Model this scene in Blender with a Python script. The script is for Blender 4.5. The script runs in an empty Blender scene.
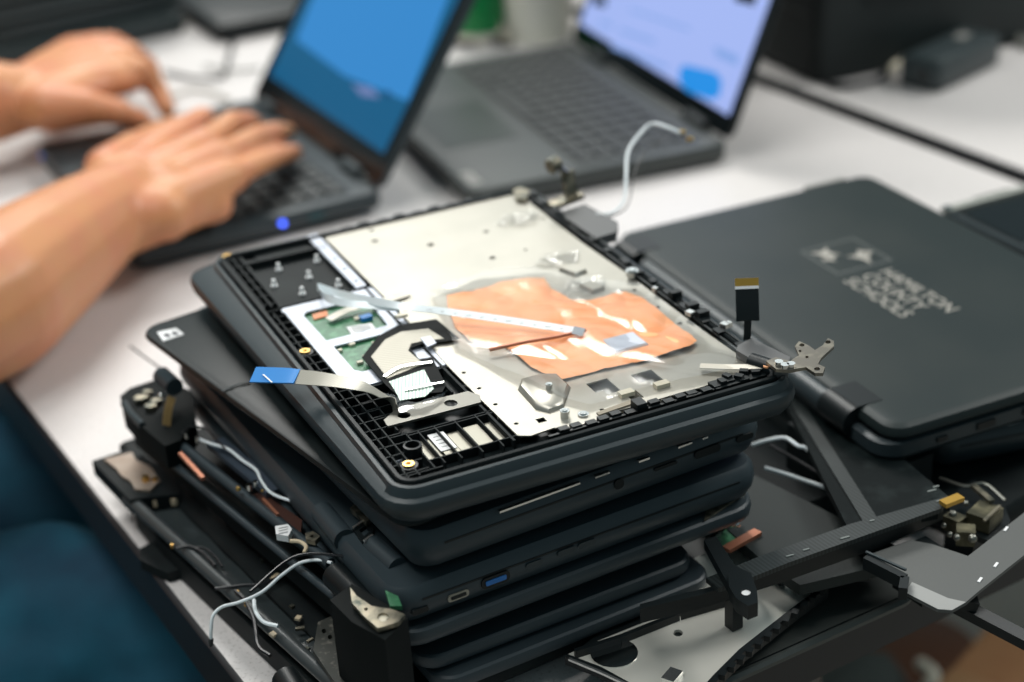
import bpy, bmesh, math, random
from mathutils import Vector, Matrix, noise
from mathutils.geometry import tessellate_polygon
random.seed(7)
SC = bpy.context.scene
COL = SC.collection
R = math.radians

# ------------------------------------------------------------------ camera
FPX, PITCH, ROLL, CH, DYAW = 1679., .467, -.061, .499, 2.098
def _w(v):
    sy, cy = math.sin(DYAW), math.cos(DYAW)
    return Vector((sy*v[0]-cy*v[1], cy*v[0]+sy*v[1], v[2]))
_F = Vector((0, math.cos(PITCH), -math.sin(PITCH))); _R = Vector((1, 0, 0)); _U = _R.cross(_F)
_c, _s = math.cos(ROLL), math.sin(ROLL)
_R, _U = _c*_R+_s*_U, -_s*_R+_c*_U
CF, CR, CU = _w(_F), _w(_R), _w(_U)
CC = Vector((0, 0, CH))
cd = bpy.data.cameras.new('camera'); cam = bpy.data.objects.new('camera', cd); COL.objects.link(cam)
cam.matrix_world = Matrix.Translation(CC) @ Matrix((CR, CU, -CF)).transposed().to_4x4()
cd.sensor_width = 36; cd.lens = FPX/1024*36; cd.clip_start = .05; cd.clip_end = 30
cd.dof.use_dof = True; cd.dof.focus_distance = .765; cd.dof.aperture_fstop = 4.4
SC.camera = cam

def W(u, v, z):                       # point seen at (u,v) of the 1024x682 photo lying at height z
    d = CF + CR*((u-512)/FPX) - CU*((v-341)/FPX)
    return CC + d*((z-CH)/d.z)
def PL(M, u, v, h=0.):                # the same in a thing's own frame, on its plane z=h
    Mi = M.inverted(); o = Mi @ CC
    d = Mi.to_3x3() @ (CF + CR*((u-512)/FPX) - CU*((v-341)/FPX))
    p = o + d*((h-o.z)/d.z); return (p.x, p.y)

# ------------------------------------------------------------------ materials
MT = {}
def mat(name, col, rough=.5, metal=0., bump=None, vary=None, coat=0., spec=.5, emit=None, alpha=None, trans=0., aniso=None):
    if name in MT: return MT[name]
    m = bpy.data.materials.new(name); m.use_nodes = True
    nt = m.node_tree; b = nt.nodes['Principled BSDF']
    b.inputs['Base Color'].default_value = (*col, 1); b.inputs['Roughness'].default_value = rough
    b.inputs['Metallic'].default_value = metal; b.inputs['Specular IOR Level'].default_value = spec
    b.inputs['Coat Weight'].default_value = coat
    b.inputs['Transmission Weight'].default_value = trans
    if emit: b.inputs['Emission Color'].default_value = (*emit[0], 1); b.inputs['Emission Strength'].default_value = emit[1]
    if alpha is not None: b.inputs['Alpha'].default_value = alpha
    tc = nt.nodes.new('ShaderNodeTexCoord')
    if vary:                          # (scale, second colour, low, high)
        n = nt.nodes.new('ShaderNodeTexNoise'); n.inputs['Scale'].default_value = vary[0]; n.inputs['Detail'].default_value = 6
        r = nt.nodes.new('ShaderNodeMapRange'); r.inputs['From Min'].default_value = vary[2]; r.inputs['From Max'].default_value = vary[3]
        x = nt.nodes.new('ShaderNodeMix'); x.data_type = 'RGBA'
        x.inputs['A'].default_value = (*col, 1); x.inputs['B'].default_value = (*vary[1], 1)
        nt.links.new(tc.outputs['Object'], n.inputs['Vector']); nt.links.new(n.outputs['Fac'], r.inputs['Value'])
        nt.links.new(r.outputs['Result'], x.inputs['Factor']); nt.links.new(x.outputs['Result'], b.inputs['Base Color'])
    if bump:                          # (scale, strength, distance)
        n = nt.nodes.new('ShaderNodeTexNoise'); n.inputs['Scale'].default_value = bump[0]; n.inputs['Detail'].default_value = 4
        u = nt.nodes.new('ShaderNodeBump'); u.inputs['Strength'].default_value = bump[1]; u.inputs['Distance'].default_value = bump[2]
        nt.links.new(tc.outputs['Object'], n.inputs['Vector']); nt.links.new(n.outputs['Fac'], u.inputs['Height'])
        nt.links.new(u.outputs['Normal'], b.inputs['Normal'])
    MT[name] = m; return m

slate = mat('slate_plastic', (.022, .033, .038), .42, bump=(1800, .25, .0002))
slate_blue = mat('slate_blue_plastic', (.029, .043, .051), .45, bump=(1800, .25, .0002))
lidmat = mat('lid_plastic', (.012, .020, .0205), .50, bump=(900, .35, .0003), vary=(14, (.020, .027, .026), .4, .7), spec=.3)
black = mat('black_plastic', (.004, .007, .008), .42, spec=.35, bump=(900, .15, .0002))
blackm = mat('matte_black_plastic', (.005, .008, .009), .62, spec=.2, bump=(700, .2, .0003), vary=(30, (.013, .018, .018), .45, .75))
dusty = mat('dusty_black_plastic', (.003, .006, .0065), .6, bump=(300, .3, .0004), vary=(60, (.020, .028, .028), .52, .85), spec=.1)
gloss = mat('gloss_black', (.004, .006, .007), .16)
keym = mat('key_plastic', (.014, .018, .018), .55)
keyl = mat('key_legend', (.45, .45, .42), .6)
alu = mat('bare_aluminium', (.37, .355, .31), .42, .7, bump=(500, .08, .0002), vary=(25, (.43, .41, .36), .35, .7))
alu2 = mat('bright_aluminium', (.80, .80, .78), .25, .95)
steel = mat('dark_steel', (.22, .20, .17), .38, .9, vary=(120, (.42, .38, .30), .5, .8))
hinge_m = mat('worn_hinge_steel', (.27, .24, .18), .4, .8, vary=(160, (.05, .06, .05), .42, .65))
chrome = mat('chrome', (.8, .8, .78), .12, 1.)
gold = mat('brass', (.80, .50, .16), .28, 1.)
pcb = mat('green_circuit_board', (.035, .15, .07), .4, vary=(220, (.08, .26, .13), .5, .65), bump=(300, .5, .0004))
padm = mat('touchpad_plate', (.50, .53, .60), .4, .25)
white = mat('white_plastic', (.92, .93, .93), .4)
paper = mat('white_label', (.78, .78, .78), .6)
ink = mat('dark_ink', (.05, .05, .06), .6)
greyink = mat('grey_ink', (.42, .42, .42), .6)
wirew = mat('white_wire', (.86, .91, .93), .38)
wireb = mat('black_wire', (.012, .012, .014), .4)
bluep = mat('blue_plastic', (.01, .22, .62), .35)
copper = mat('copper_foil', (.93, .42, .18), .5, .2, vary=(30, (.95, .54, .31), .4, .7))
coppert = mat('copper_strip', (.50, .20, .12), .4, .6)
tape = mat('tan_tape', (.62, .50, .34), .55)
cream = mat('cream_tape', (.70, .64, .50), .5)
orange = mat('orange_label', (.75, .25, .10), .5)
ribg = mat('ribbon_grey', (.40, .38, .32), .30, .35)
logo_m = mat('logo_print', (.36, .34, .30), .5)
tabm = mat('table_laminate', (.67, .635, .62), .42, bump=(900, .12, .0002), vary=(500, (.46, .43, .41), .54, .70))
edge_m = mat('table_edge_black', (.010, .011, .014), .45)
legm = mat('table_leg_grey', (.12, .12, .12), .4, .6)
floor_m = mat('floor_vinyl', (.42, .38, .33), .5, vary=(4, (.36, .33, .29), .4, .6), bump=(40, .1, .001))
carton = mat('brown_card', (.30, .14, .055), .7, vary=(20, (.34, .17, .07), .4, .6))
skin = mat('skin', (.62, .275, .12), .45, vary=(28, (.62, .235, .12), .38, .66), bump=(220, .3, .0008))
skin.node_tree.nodes['Principled BSDF'].inputs['Subsurface Weight'].default_value = .12
skin.node_tree.nodes['Principled BSDF'].inputs['Subsurface Radius'].default_value = (.012, .005, .003)
skin.node_tree.nodes['Principled BSDF'].inputs['Subsurface Scale'].default_value = .6
denim = mat('blue_denim', (.002, .038, .075), .85, vary=(14, (.004, .085, .140), .35, .65), bump=(600, .5, .001))
shirt = mat('grey_cotton', (.10, .11, .12), .9)
hairm = mat('dark_hair', (.03, .02, .015), .6)
rubber = mat('dark_rubber', (.02, .022, .022), .7)
scr_dk = mat('screen_edge_blue', (.0, .0, .0), .2, emit=((.004, .105, .24), .9))
scr_bl = mat('screen_blue', (.0, .0, .0), .2, emit=((.030, .21, .52), 1.1))
scr_ic = mat('screen_icon_dark', (.0, .0, .0), .2, emit=((.004, .07, .2), .8))
scr_pk = mat('screen_pinkish', (.0, .0, .0), .2, emit=((.16, .22, .46), .9))
scr_li = mat('screen_lilac', (.0, .0, .0), .2, emit=((.36, .46, .86), 1.0))
scr_ln = mat('screen_text_line', (.0, .0, .0), .2, emit=((.22, .36, .74), 1.0))
scr_bb = mat('screen_bubble_blue', (.0, .0, .0), .2, emit=((.02, .27, .76), 1.0))
led = mat('led_blue', (.0, .0, .1), .3, emit=((.06, .13, 1.0), 4.))
greenp = mat('green_plastic', (.0, .20, .045), .35)
creamp = mat('cream_plastic', (.62, .60, .50), .4)
redb = mat('brown_vinyl', (.10, .035, .012), .45)
greyc = mat('grey_cloth', (.05, .065, .062), .9, bump=(60, .6, .004))

def film_mat():                       # clear crinkled plastic sheet
    m = bpy.data.materials.new('clear_film'); m.use_nodes = True; nt = m.node_tree; nt.nodes.clear()
    o = nt.nodes.new('ShaderNodeOutputMaterial'); mx = nt.nodes.new('ShaderNodeMixShader')
    t = nt.nodes.new('ShaderNodeBsdfTransparent'); g = nt.nodes.new('ShaderNodeBsdfGlossy')
    g.inputs['Roughness'].default_value = .14; g.inputs['Color'].default_value = (1, 1, 1, 1)
    lw = nt.nodes.new('ShaderNodeLayerWeight'); lw.inputs['Blend'].default_value = .36
    mr = nt.nodes.new('ShaderNodeMapRange'); mr.inputs['To Min'].default_value = .02; mr.inputs['To Max'].default_value = .6
    nt.links.new(lw.outputs['Fresnel'], mr.inputs['Value']); nt.links.new(mr.outputs['Result'], mx.inputs['Fac'])
    nt.links.new(t.outputs[0], mx.inputs[1]); nt.links.new(g.outputs[0], mx.inputs[2]); nt.links.new(mx.outputs[0], o.inputs['Surface'])
    return m
film = film_mat()

def stripes_mat(name, c1, c2, scale, axis='X', rough=.35, metal=.3, rot=0.):
    m = mat(name, c1, rough, metal); nt = m.node_tree; b = nt.nodes['Principled BSDF']
    tc = nt.nodes.new('ShaderNodeTexCoord'); mp = nt.nodes.new('ShaderNodeMapping'); mp.inputs['Rotation'].default_value[2] = rot
    w = nt.nodes.new('ShaderNodeTexWave'); w.bands_direction = axis; w.inputs['Scale'].default_value = scale
    x = nt.nodes.new('ShaderNodeMix'); x.data_type = 'RGBA'; x.inputs['A'].default_value = (*c1, 1); x.inputs['B'].default_value = (*c2, 1)
    nt.links.new(tc.outputs['Object'], mp.inputs['Vector']); nt.links.new(mp.outputs['Vector'], w.inputs['Vector'])
    nt.links.new(w.outputs['Fac'], x.inputs['Factor']); nt.links.new(x.outputs['Result'], b.inputs['Base Color'])
    return m
flexm = stripes_mat('flex_traces', (.40, .37, .30), (.30, .28, .23), 200, 'DIAGONAL')
flexg = stripes_mat('flex_green_traces', (.62, .68, .62), (.22, .33, .28), 190, 'X', rot=.4)
ribtr = stripes_mat('ribbon_traces', (.36, .34, .29), (.26, .25, .21), 260, 'Y', rot=0)
weave = stripes_mat('ribbed_black', (.022, .030, .030), (.005, .008, .008), 150, 'X', .5, 0)
slats_m = mat('stack_plastic', (.020, .030, .031), .5)

# ------------------------------------------------------------------ mesh helpers
class MB:
    def __init__(s): s.v = []; s.f = []; s.sm = []
    def add(s, vs, fs, smooth=False):
        n = len(s.v); s.v += [Vector(p) for p in vs]; s.f += [[i+n for i in f] for f in fs]; s.sm += [smooth]*len(fs); return s
    def box(s, c, d, rot=None):
        vs = [Vector((x*d[0]/2, y*d[1]/2, z*d[2]/2)) for x in (-1, 1) for y in (-1, 1) for z in (-1, 1)]
        if rot is not None:
            m = rot if isinstance(rot, Matrix) else Matrix.Rotation(rot, 3, 'Z')
            vs = [m @ v for v in vs]
        vs = [v+Vector(c) for v in vs]
        return s.add(vs, [[0, 1, 3, 2], [4, 6, 7, 5], [0, 4, 5, 1], [2, 3, 7, 6], [0, 2, 6, 4], [1, 5, 7, 3]])
    def b2(s, x0, y0, z0, x1, y1, z1): return s.box(((x0+x1)/2, (y0+y1)/2, (z0+z1)/2), (abs(x1-x0), abs(y1-y0), abs(z1-z0)))
    def bar(s, p, q, w, h):           # box beam between two points, w wide, h tall
        p, q = Vector(p), Vector(q); d = q-p; L = d.length; d.normalize()
        x = d.cross(Vector((0, 0, 1)))
        x = Vector((1, 0, 0)) if x.length < 1e-5 else x.normalized()
        u = x.cross(d); m = Matrix((x, d, u)).transposed()
        return s.box((p+q)/2, (w, L, h), m)
    def loft(s, rings, cap0=True, cap1=True, smooth=True):
        n = len(rings[0]); vs = [p for r in rings for p in r]; fs = []
        for k in range(len(rings)-1):
            for i in range(n):
                j = (i+1) % n; fs.append([k*n+i, k*n+j, (k+1)*n+j, (k+1)*n+i])
        s.add(vs, fs, smooth)
        b = len(s.v)-len(vs)
        if cap0: s.f.append([b+i for i in reversed(range(n))]); s.sm.append(False)
        if cap1: s.f.append([b+(len(rings)-1)*n+i for i in range(n)]); s.sm.append(False)
        return s
    def plate(s, outer, z0, z1, holes=(), smooth=False):
        def ccw(p): 
            a = sum(p[i][0]*p[(i+1) % len(p)][1]-p[(i+1) % len(p)][0]*p[i][1] for i in range(len(p)))
            return list(p) if a > 0 else list(reversed(p))
        loops = [ccw(outer)]+[list(reversed(ccw(h))) for h in holes]
        flat = [p for l in loops for p in l]
        tr = tessellate_polygon([[Vector((p[0], p[1], 0)) for p in l] for l in loops])
        n = len(flat); vs = [(p[0], p[1], z0) for p in flat]+[(p[0], p[1], z1) for p in flat]; fs = []
        for t in tr:
            a, b, c = [Vector((*flat[i][:2], 0)) for i in t]
            t = list(t)
            if (b-a).cross(c-a).z < 0: t.reverse()
            fs.append([i+n for i in t]); fs.append([i for i in reversed(t)])
        k = 0
        for l in loops:
            m = len(l)
            for i in range(m):
                j = (i+1) % m; fs.append([k+i, k+j, k+j+n, k+i+n])
            k += m
        return s.add(vs, fs, smooth)
    def cyl(s, c, r, h, n=20, axis='Z', r2=None, cap=True):
        r2 = r if r2 is None else r2
        def P(a, rr, t):
            x, y = rr*math.cos(a), rr*math.sin(a)
            p = {'Z': (x, y, t), 'X': (t, x, y), 'Y': (y, t, x)}[axis] if isinstance(axis, str) else None
            if p is None:
                d = Vector(axis).normalized(); q = d.to_track_quat('Z', 'Y'); p = q @ Vector((x, y, t))
            return Vector(c)+Vector(p)
        rings = [[P(2*math.pi*i/n, rr, t) for i in range(n)] for rr, t in ((r, -h/2), (r2, h/2))]
        return s.loft(rings, cap, cap)
    def tube(s, pts, r, n=8, cubic=True, closed=False):
        pts = [Vector(p) for p in pts]
        if cubic and len(pts) > 2: pts = spline(pts, 8)
        rr = r if isinstance(r, (list, tuple)) else None
        rings = []; up = Vector((0, 0, 1))
        prev = None
        for i, p in enumerate(pts):
            d = (pts[min(i+1, len(pts)-1)]-pts[max(i-1, 0)])
            if d.length < 1e-9: d = Vector((1, 0, 0))
            d.normalize()
            x = (prev - d*prev.dot(d)) if prev is not None else d.cross(up if abs(d.z) < .9 else Vector((1, 0, 0)))
            x.normalize(); prev = x; y = d.cross(x)
            t = i/(len(pts)-1)
            ra = r if rr is None else rr[0]+(rr[1]-rr[0])*t
            rings.append([p+(x*math.cos(2*math.pi*k/n)+y*math.sin(2*math.pi*k/n))*ra for k in range(n)])
        return s.loft(rings)
    def ribbon(s, pts, w, th, side=None, n=8):   # flat cable following pts; side = width direction
        pts = spline([Vector(p) for p in pts], n); rings = []
        for i, p in enumerate(pts):
            d = (pts[min(i+1, len(pts)-1)]-pts[max(i-1, 0)]).normalized()
            x = Vector(side) if side is not None else d.cross(Vector((0, 0, 1)))
            x = (x-d*x.dot(d)).normalized(); u = x.cross(d).normalized()
            rings.append([p-x*w/2-u*th/2, p+x*w/2-u*th/2, p+x*w/2+u*th/2, p-x*w/2+u*th/2])
        return s.loft(rings)
    def sphere(s, c, r, n=12, sc=(1, 1, 1)):
        rings = []
        for k in range(1, n):
            a = math.pi*k/n
            rings.append([Vector(c)+Vector((r*sc[0]*math.sin(a)*math.cos(2*math.pi*i/(2*n)), r*sc[1]*math.sin(a)*math.sin(2*math.pi*i/(2*n)), -r*sc[2]*math.cos(a))) for i in range(2*n)])
        return s.loft(rings)
    def capsule(s, p, q, r1, r2, n=14):
        p, q = Vector(p), Vector(q); d = (q-p); L = d.length; d.normalize()
        x = d.orthogonal().normalized(); y = d.cross(x); rings = []
        prof = [(-r1*math.cos(a), r1*math.sin(a)) for a in [math.pi/2*k/5 for k in range(1, 6)]]
        prof += [(L+r2*math.sin(a), r2*math.cos(a)) for a in [math.pi/2*k/5 for k in range(0, 5)]]
        for t, rr in prof: rings.append([p+d*t+(x*math.cos(2*math.pi*i/n)+y*math.sin(2*math.pi*i/n))*rr for i in range(n)])
        return s.loft(rings)
    def sheet(s, poly, z, cell, hf, th=.0002):   # height-field sheet clipped to poly
        xs = [p[0] for p in poly]; ys = [p[1] for p in poly]
        nx = int((max(xs)-min(xs))/cell)+2; ny = int((max(ys)-min(ys))/cell)+2
        ins = lambda x, y: sum(((poly[i][1] > y) != (poly[i-1][1] > y)) and (x < (poly[i-1][0]-poly[i][0])*(y-poly[i][1])/(poly[i-1][1]-poly[i][1])+poly[i][0]) for i in range(len(poly))) % 2
        cells = [(i, j) for i in range(nx) for j in range(ny) if ins(min(xs)+(i+.5)*cell, min(ys)+(j+.5)*cell)]
        idx = {}; vs = []; fs = []
        for i, j in cells:
            f = []
            for a, b in ((i, j), (i+1, j), (i+1, j+1), (i, j+1)):
                if (a, b) not in idx:
                    x, y = min(xs)+a*cell, min(ys)+b*cell
                    if not ins(x, y):
                        best = None
                        for k in range(len(poly)):
                            p, q = Vector(poly[k-1][:2]), Vector(poly[k][:2]); t = max(0, min(1, (Vector((x, y))-p).dot(q-p)/max((q-p).length_squared, 1e-12)))
                            c = p+(q-p)*t; dd = (c-Vector((x, y))).length
                            if best is None or dd < best[0]: best = (dd, c)
                        x, y = best[1]
                    idx[(a, b)] = len(vs); vs.append((x, y, z+hf(x, y)))
                f.append(idx[(a, b)])
            fs.append(f)
        return s.add(vs, fs, True)
    def each(s, name, m, parent=None, label=None):
        par = list(range(len(s.v)))
        def find(i):
            while par[i] != i: par[i] = par[par[i]]; i = par[i]
            return i
        for f in s.f:
            for i in f[1:]: par[find(i)] = find(f[0])
        gr = {}
        for k, f in enumerate(s.f): gr.setdefault(find(f[0]), []).append(k)
        for g in gr.values():
            q = MB(); mp = {}
            for k in g:
                f = []
                for i in s.f[k]:
                    if i not in mp: mp[i] = len(q.v); q.v.append(s.v[i])
                    f.append(mp[i])
                q.f.append(f); q.sm.append(s.sm[k])
            o = q.build(name, m, parent, label)
        return o
    def build(s, name, m, parent=None, label=None, world=False, angle=35):
        me = bpy.data.meshes.new(name)
        vs = s.v
        if world and parent is not None:
            Mi = WM[parent.name].inverted(); vs = [Mi @ v for v in vs]
        me.from_pydata([tuple(v) for v in vs], [], s.f)
        for p, k in zip(me.polygons, s.sm): p.use_smooth = k
        me.validate(); me.update()
        try: me.set_sharp_from_angle(angle=R(angle))
        except Exception: pass
        me.materials.append(m)
        o = bpy.data.objects.new(name, me); COL.objects.link(o)
        if parent is not None: o.parent = parent
        if label: o['label'] = label
        return o
def spline(pts, k):
    if len(pts) < 3: return pts
    P = [pts[0]*2-pts[1]]+pts+[pts[-1]*2-pts[-2]]; out = []
    for i in range(1, len(P)-2):
        a, b, c, d = P[i-1:i+3]
        for j in range(k):
            t = j/k; out.append(.5*((2*b)+(c-a)*t+(2*a-5*b+4*c-d)*t*t+(3*b-a-3*c+d)*t**3))
    out.append(pts[-1]); return out
def rr(x0, y0, x1, y1, r, ins=0., n=5):
    x0 += ins; y0 += ins; x1 -= ins; y1 -= ins; r = max(r-ins, .0004); o = []
    for cx, cy, a0 in ((x1-r, y0+r, -90), (x1-r, y1-r, 0), (x0+r, y1-r, 90), (x0+r, y0+r, 180)):
        for k in range(n+1): a = R(a0+90*k/n); o.append((cx+r*math.cos(a), cy+r*math.sin(a)))
    return o
def slab(mb, x0, y0, x1, y1, r, prof, cap0=True, cap1=True):
    return mb.loft([[(*p, z) for p in rr(x0, y0, x1, y1, r, ins)] for ins, z in prof], cap0, cap1)
WM = {}
def thing(name, label, cat, M=None, group=None):
    o = bpy.data.objects.new(name, None); COL.objects.link(o); o.empty_display_size = .02
    M = M or Matrix(); o.matrix_world = M; WM[o.name] = M.copy()
    o['label'] = label; o['category'] = cat
    if group: o['group'] = group
    return o
def tag(o, label, cat, group=None):
    o['label'] = label; o['category'] = cat
    if group: o['group'] = group
    return o
def frame(x, y, z, rz=0, tx=0, ty=0): return Matrix.Translation((x, y, z)) @ Matrix.Rotation(R(rz), 4, 'Z') @ Matrix.Rotation(R(tx), 4, 'X') @ Matrix.Rotation(R(ty), 4, 'Y')
def circ(x, y, r, n=10): return [(x+r*math.cos(2*math.pi*k/n), y+r*math.sin(2*math.pi*k/n)) for k in range(n)]

# ------------------------------------------------------------------ setting
fl = MB().b2(-3, -2, -.76, 5, 6, -.74).build('floor', floor_m); fl['kind'] = 'structure'

def table(M, x0, y0, x1, y1, label):
    t = thing('table', label, 'table', M)
    MB().plate([(x0+.003, y0+.003), (x1-.003, y0+.003), (x1-.003, y1-.003), (x0+.003, y1-.003)], -.028, 0).build('tabletop', tabm, t)
    e = MB(); e.loft([[(*p, z) for p in rr(x0, y0, x1, y1, .004, i)] for i, z in ((.002, -.032), (0, -.030), (0, -.0012), (.0012, -.0002), (.003, .0002), (.0032, -.029))], False, False)
    e.build('edge_band', edge_m, t)
    for x in (x0+.32, x1-.06):
        for y in (y0+.10, y1-.08):
            MB().tube([(x, y, -.0285), (x, y, -.735)], .018, 12, False).cyl((x, y, -.7365), .022, .007).build('leg', legm, t)
    return t
table(Matrix(), .203, .500, .957, 2.35, 'pale laminate table with black edge carrying the laptops, nearer of the two tables')
table(Matrix(), .975, .75, 1.75, 2.45, 'pale laminate table beyond the dark gap, carrying the power adapter')

# ------------------------------------------------------------------ the gutted laptop base on top of the stack
M1 = frame(.253, .542, .110, -6.6)
L1 = thing('gutted_laptop', 'gutted black laptop base on top of the tall stack, silver plate and copper foil bared', 'laptop', M1)
BW, BL = .207, .2935
def l1(u, v, h=.016): return PL(M1, u, v, h)
def mm(*a): return tuple(x/1000 for x in a)
m = MB(); slab(m, 0, 0, BW, BL, .016, [(.012, 0), (.004, .0012), (.0008, .005), (0, .009), (.0008, .0118), (.0030, .0128), (.0036, .0150), (.0046, .0172), (.0062, .0176), (.0072, .0168), (.0072, .0120)])
for v in m.v:
    if v.x < BW/2 and v.z < .0130: v.x -= .011*(v.y/BL)**1.0*(1-max(0, v.x)/(BW/2))
m.build('bottom_shell', slate, L1)
m = MB(); slab(m, 0, 0, BW, BL, .016, [(.0076, .0122), (.0076, .0150), (.0084, .0186), (.0098, .0190), (.0104, .0182), (.0104, .0128)], False, True)
m.build('inner_tray', black, L1)
# ribs of the plastic frame
m = MB(); zt = .0172; zf = .0128
def rib(x0, y0, x1, y1, w=.0007, z=zt): m.bar((x0, y0, (zf+z)/2), (x1, y1, (zf+z)/2), w, z-zf)
for x in (.0135, .0185, .0245): rib(x, .014 if x < .024 else .055, x, .202 if x < .018 else (.20 if x < .02 else .095))
for k in range(23):
    y = .018+k*.0085; rib(.0108, y, .0185 if y > .1 else .0245, y)
for y in (.095, .087, .079, .071, .050): rib(.0185, y, .036 if y > .07 else .068, y)
for x in (.032, .040, .050, .060): rib(x, .018, x, .050, .0006)
rib(.026, .0235, .070, .0235); rib(.026, .048, .070, .048); rib(.0265, .016, .0265, .052); rib(.0115, .016, .030, .016)
rib(.036, .070, .036, .102); rib(.044, .085, .044, .102); rib(.028, .095, .062, .095); rib(.028, .1, .068, .1)
rib(.052, .075, .052, .100); rib(.060, .075, .060, .100, .001); rib(.066, .02, .066, .28, .0012)
for y in (.2075, .2885): rib(.018, y, .066, y, .0016)
rib(.020, .2075, .020, .288, .0018, .0168); rib(.0115, .21, .0115, .285, .001); rib(.0155, .21, .0155, .285, .001)
rib(.019, .270, .064, .270, .0014, .0176); rib(.020, .2775, .062, .2775, .005, .0150)
for k in range(7): rib(.0112, .214+k*.011, .0185, .214+k*.011)
m.build('ribbed_frame', blackm, L1)
m = MB().plate([mm(21, 210), mm(65, 210), mm(65, 268), mm(21, 268)], .0128, .0136); m.plate([mm(28, 271.5), mm(60, 271.5), mm(60, 283), mm(28, 283)], .0128, .0156)
m.build('battery_bay', blackm, L1)
for x, y in ((35.3, 260.8), (57.5, 260.3), (46.5, 241.9), (26.4, 241.4), (56.7, 223.0), (36.5, 223.7)):
    q = MB().cyl(mm(x, y, 15.6), .0010, .0040, 12).cyl(mm(x, y, 14.0), .0018, .0010, 12); q.build('peg', white, L1, 'white plastic peg')
# silver plate with holes
pl = [mm(70, 286), mm(90, 289), mm(121, 288.5), mm(150, 288), mm(180, 289), mm(190, 287), mm(192, 270), mm(191, 200), mm(192.5, 150), mm(192, 70), mm(193, 32), mm(187, 24), mm(176, 21), mm(160, 19.8), mm(150, 20.4), mm(136, 20), mm(112, 20), mm(106, 17.5), mm(92, 17), mm(86, 21), mm(74, 20), mm(69, 23), mm(68.5, 60), mm(68.5, 100), mm(70.5, 150)]
holes = [circ(*mm(x, y), r/1000, 8) for x, y, r in ((72.3, 90, 1.1), (72.3, 72, 1.1), (72.3, 54, 1.1), (73, 33, 1.1), (93, 262, 2.0), (118, 240, 2.2), (97, 278, 1.6), (140, 205, 2.0), (152, 240, 1.6), (186, 128, 1.4), (186, 104, 1.4), (186, 82, 1.4), (188, 240, 1.4), (160, 205, 1.1), (112, 24.5, 1.2))]
holes.append([mm(117, 50), mm(128, 50), mm(128, 36), mm(121, 36), mm(121, 40), mm(117, 40)])
holes.append([mm(139, 47), mm(150, 47), mm(150, 33), mm(143, 33), mm(143, 38), mm(139, 38)])
holes.append([mm(128, 33), mm(134, 33), mm(134, 25), mm(128, 25)])
holes.append([mm(82, 32), mm(86, 32), mm(86, 28), mm(82, 28)])
m = MB().plate(pl, .0165, .0172, holes); m.build('keyboard_plate', alu, L1, 'bare silver metal plate with holes')
MB().plate([mm(108, 56), mm(158, 56), mm(158, 20), mm(108, 20)], .0134, .0140).build('under_plate', alu2, L1)
for pts, h in (([mm(87, 61), mm(92, 68), mm(102, 68), mm(109, 64), mm(109, 50), mm(98, 35), mm(90, 34), mm(86, 40)], .0026),
               ([mm(141, 82), mm(160, 82), mm(160, 66), mm(141, 66)], .0018),
               ([mm(163, 146), mm(172, 146), mm(173, 136), mm(165, 135)], .0022),
               ([mm(163, 170), mm(172, 172), mm(175, 160), mm(167, 158)], .0022),
               ([mm(96, 150), mm(101, 150), mm(101, 140), mm(96, 140)], .001)):
    c = Vector((sum(p[0] for p in pts)/len(pts), sum(p[1] for p in pts)/len(pts)))
    zb = .0172 if h != .0018 else .0185
    q = MB().loft([[(*(c+(Vector(p)-c)*k), z) for p in pts] for k, z in ((1, .0172), (.96, zb+h*.6), (.86, zb+h))], False, True, True)
    q.build('embossing', alu if h != .0018 else padm, L1)
m = MB().plate([mm(61.5, 289), mm(68, 290), mm(67.4, 208), mm(61.5, 207)], .0166, .0176, [circ(*mm(64.6, y), .0011, 8) for y in (284, 268, 250, 234, 216)])
m.build('perforated_strip', padm, L1, 'white strip with screw holes')
for x, y, r in ((94.5, 27, 2.2), (102.5, 24.5, 2.6), (98, 50, 1.6)):
    z0 = .0172 if x != 98 else .0190
    m = MB().cyl((x/1000, y/1000, z0+.0018 if r < 2.5 else z0+.0004), r/1000, .0036 if r < 2.5 else .0008, 18).cyl((x/1000, y/1000, z0+.0037 if r < 2.5 else z0+.001), r/1800, .0005, 12)
    m.build('standoff', chrome, L1)
MB().plate([mm(108, 22.5), mm(128, 25), mm(128, 21.5), mm(108, 19.8)], .0173, .0180).build('foam_pad', mat('foam_tan', (.30, .26, .20), .8), L1)
for x, y in ((128, 31), (146, 30)): MB().box((x/1000, y/1000, .0182), (.007, .0042, .002)).build('connector', cream, L1)
# touchpad with its two boards
G1 = [mm(26.5, 192), mm(29, 195), mm(60, 195), mm(62, 190), mm(60, 158), mm(27, 158)]
G2 = [mm(28, 150), mm(60, 150), mm(60, 119), mm(31, 117), mm(28, 121)]
tp = MB().plate(rr(.0185, .103, .0695, .2055, .002), .0158, .0168, [G1, G2]).build('touchpad', padm, L1, 'pale grey touchpad plate')
MB().plate([mm(24, 198), mm(65, 198), mm(65, 155), mm(24, 155)], .0140, .0149).build('circuit_board', pcb, tp, 'green circuit board')
MB().plate([mm(24, 152.5), mm(65, 152.5), mm(65, 113), mm(24, 113)], .0140, .0149).build('circuit_board', pcb, tp, 'green circuit board')
a = [l1(*p) for p in ((346, 326), (371, 322), (378, 330), (352, 334))]
MB().plate(a, .0152, .0155).build('label_sticker', paper, tp)
for k in range(3):
    p0, p1 = Vector(a[0]).lerp(Vector(a[3]), .25+.25*k), Vector(a[1]).lerp(Vector(a[2]), .25+.25*k)
    MB().bar((*p0.lerp(p1, .15), .0156), (*p0.lerp(p1, .85), .0156), .0007, .0002).build('label_print', greyink, tp)
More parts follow.
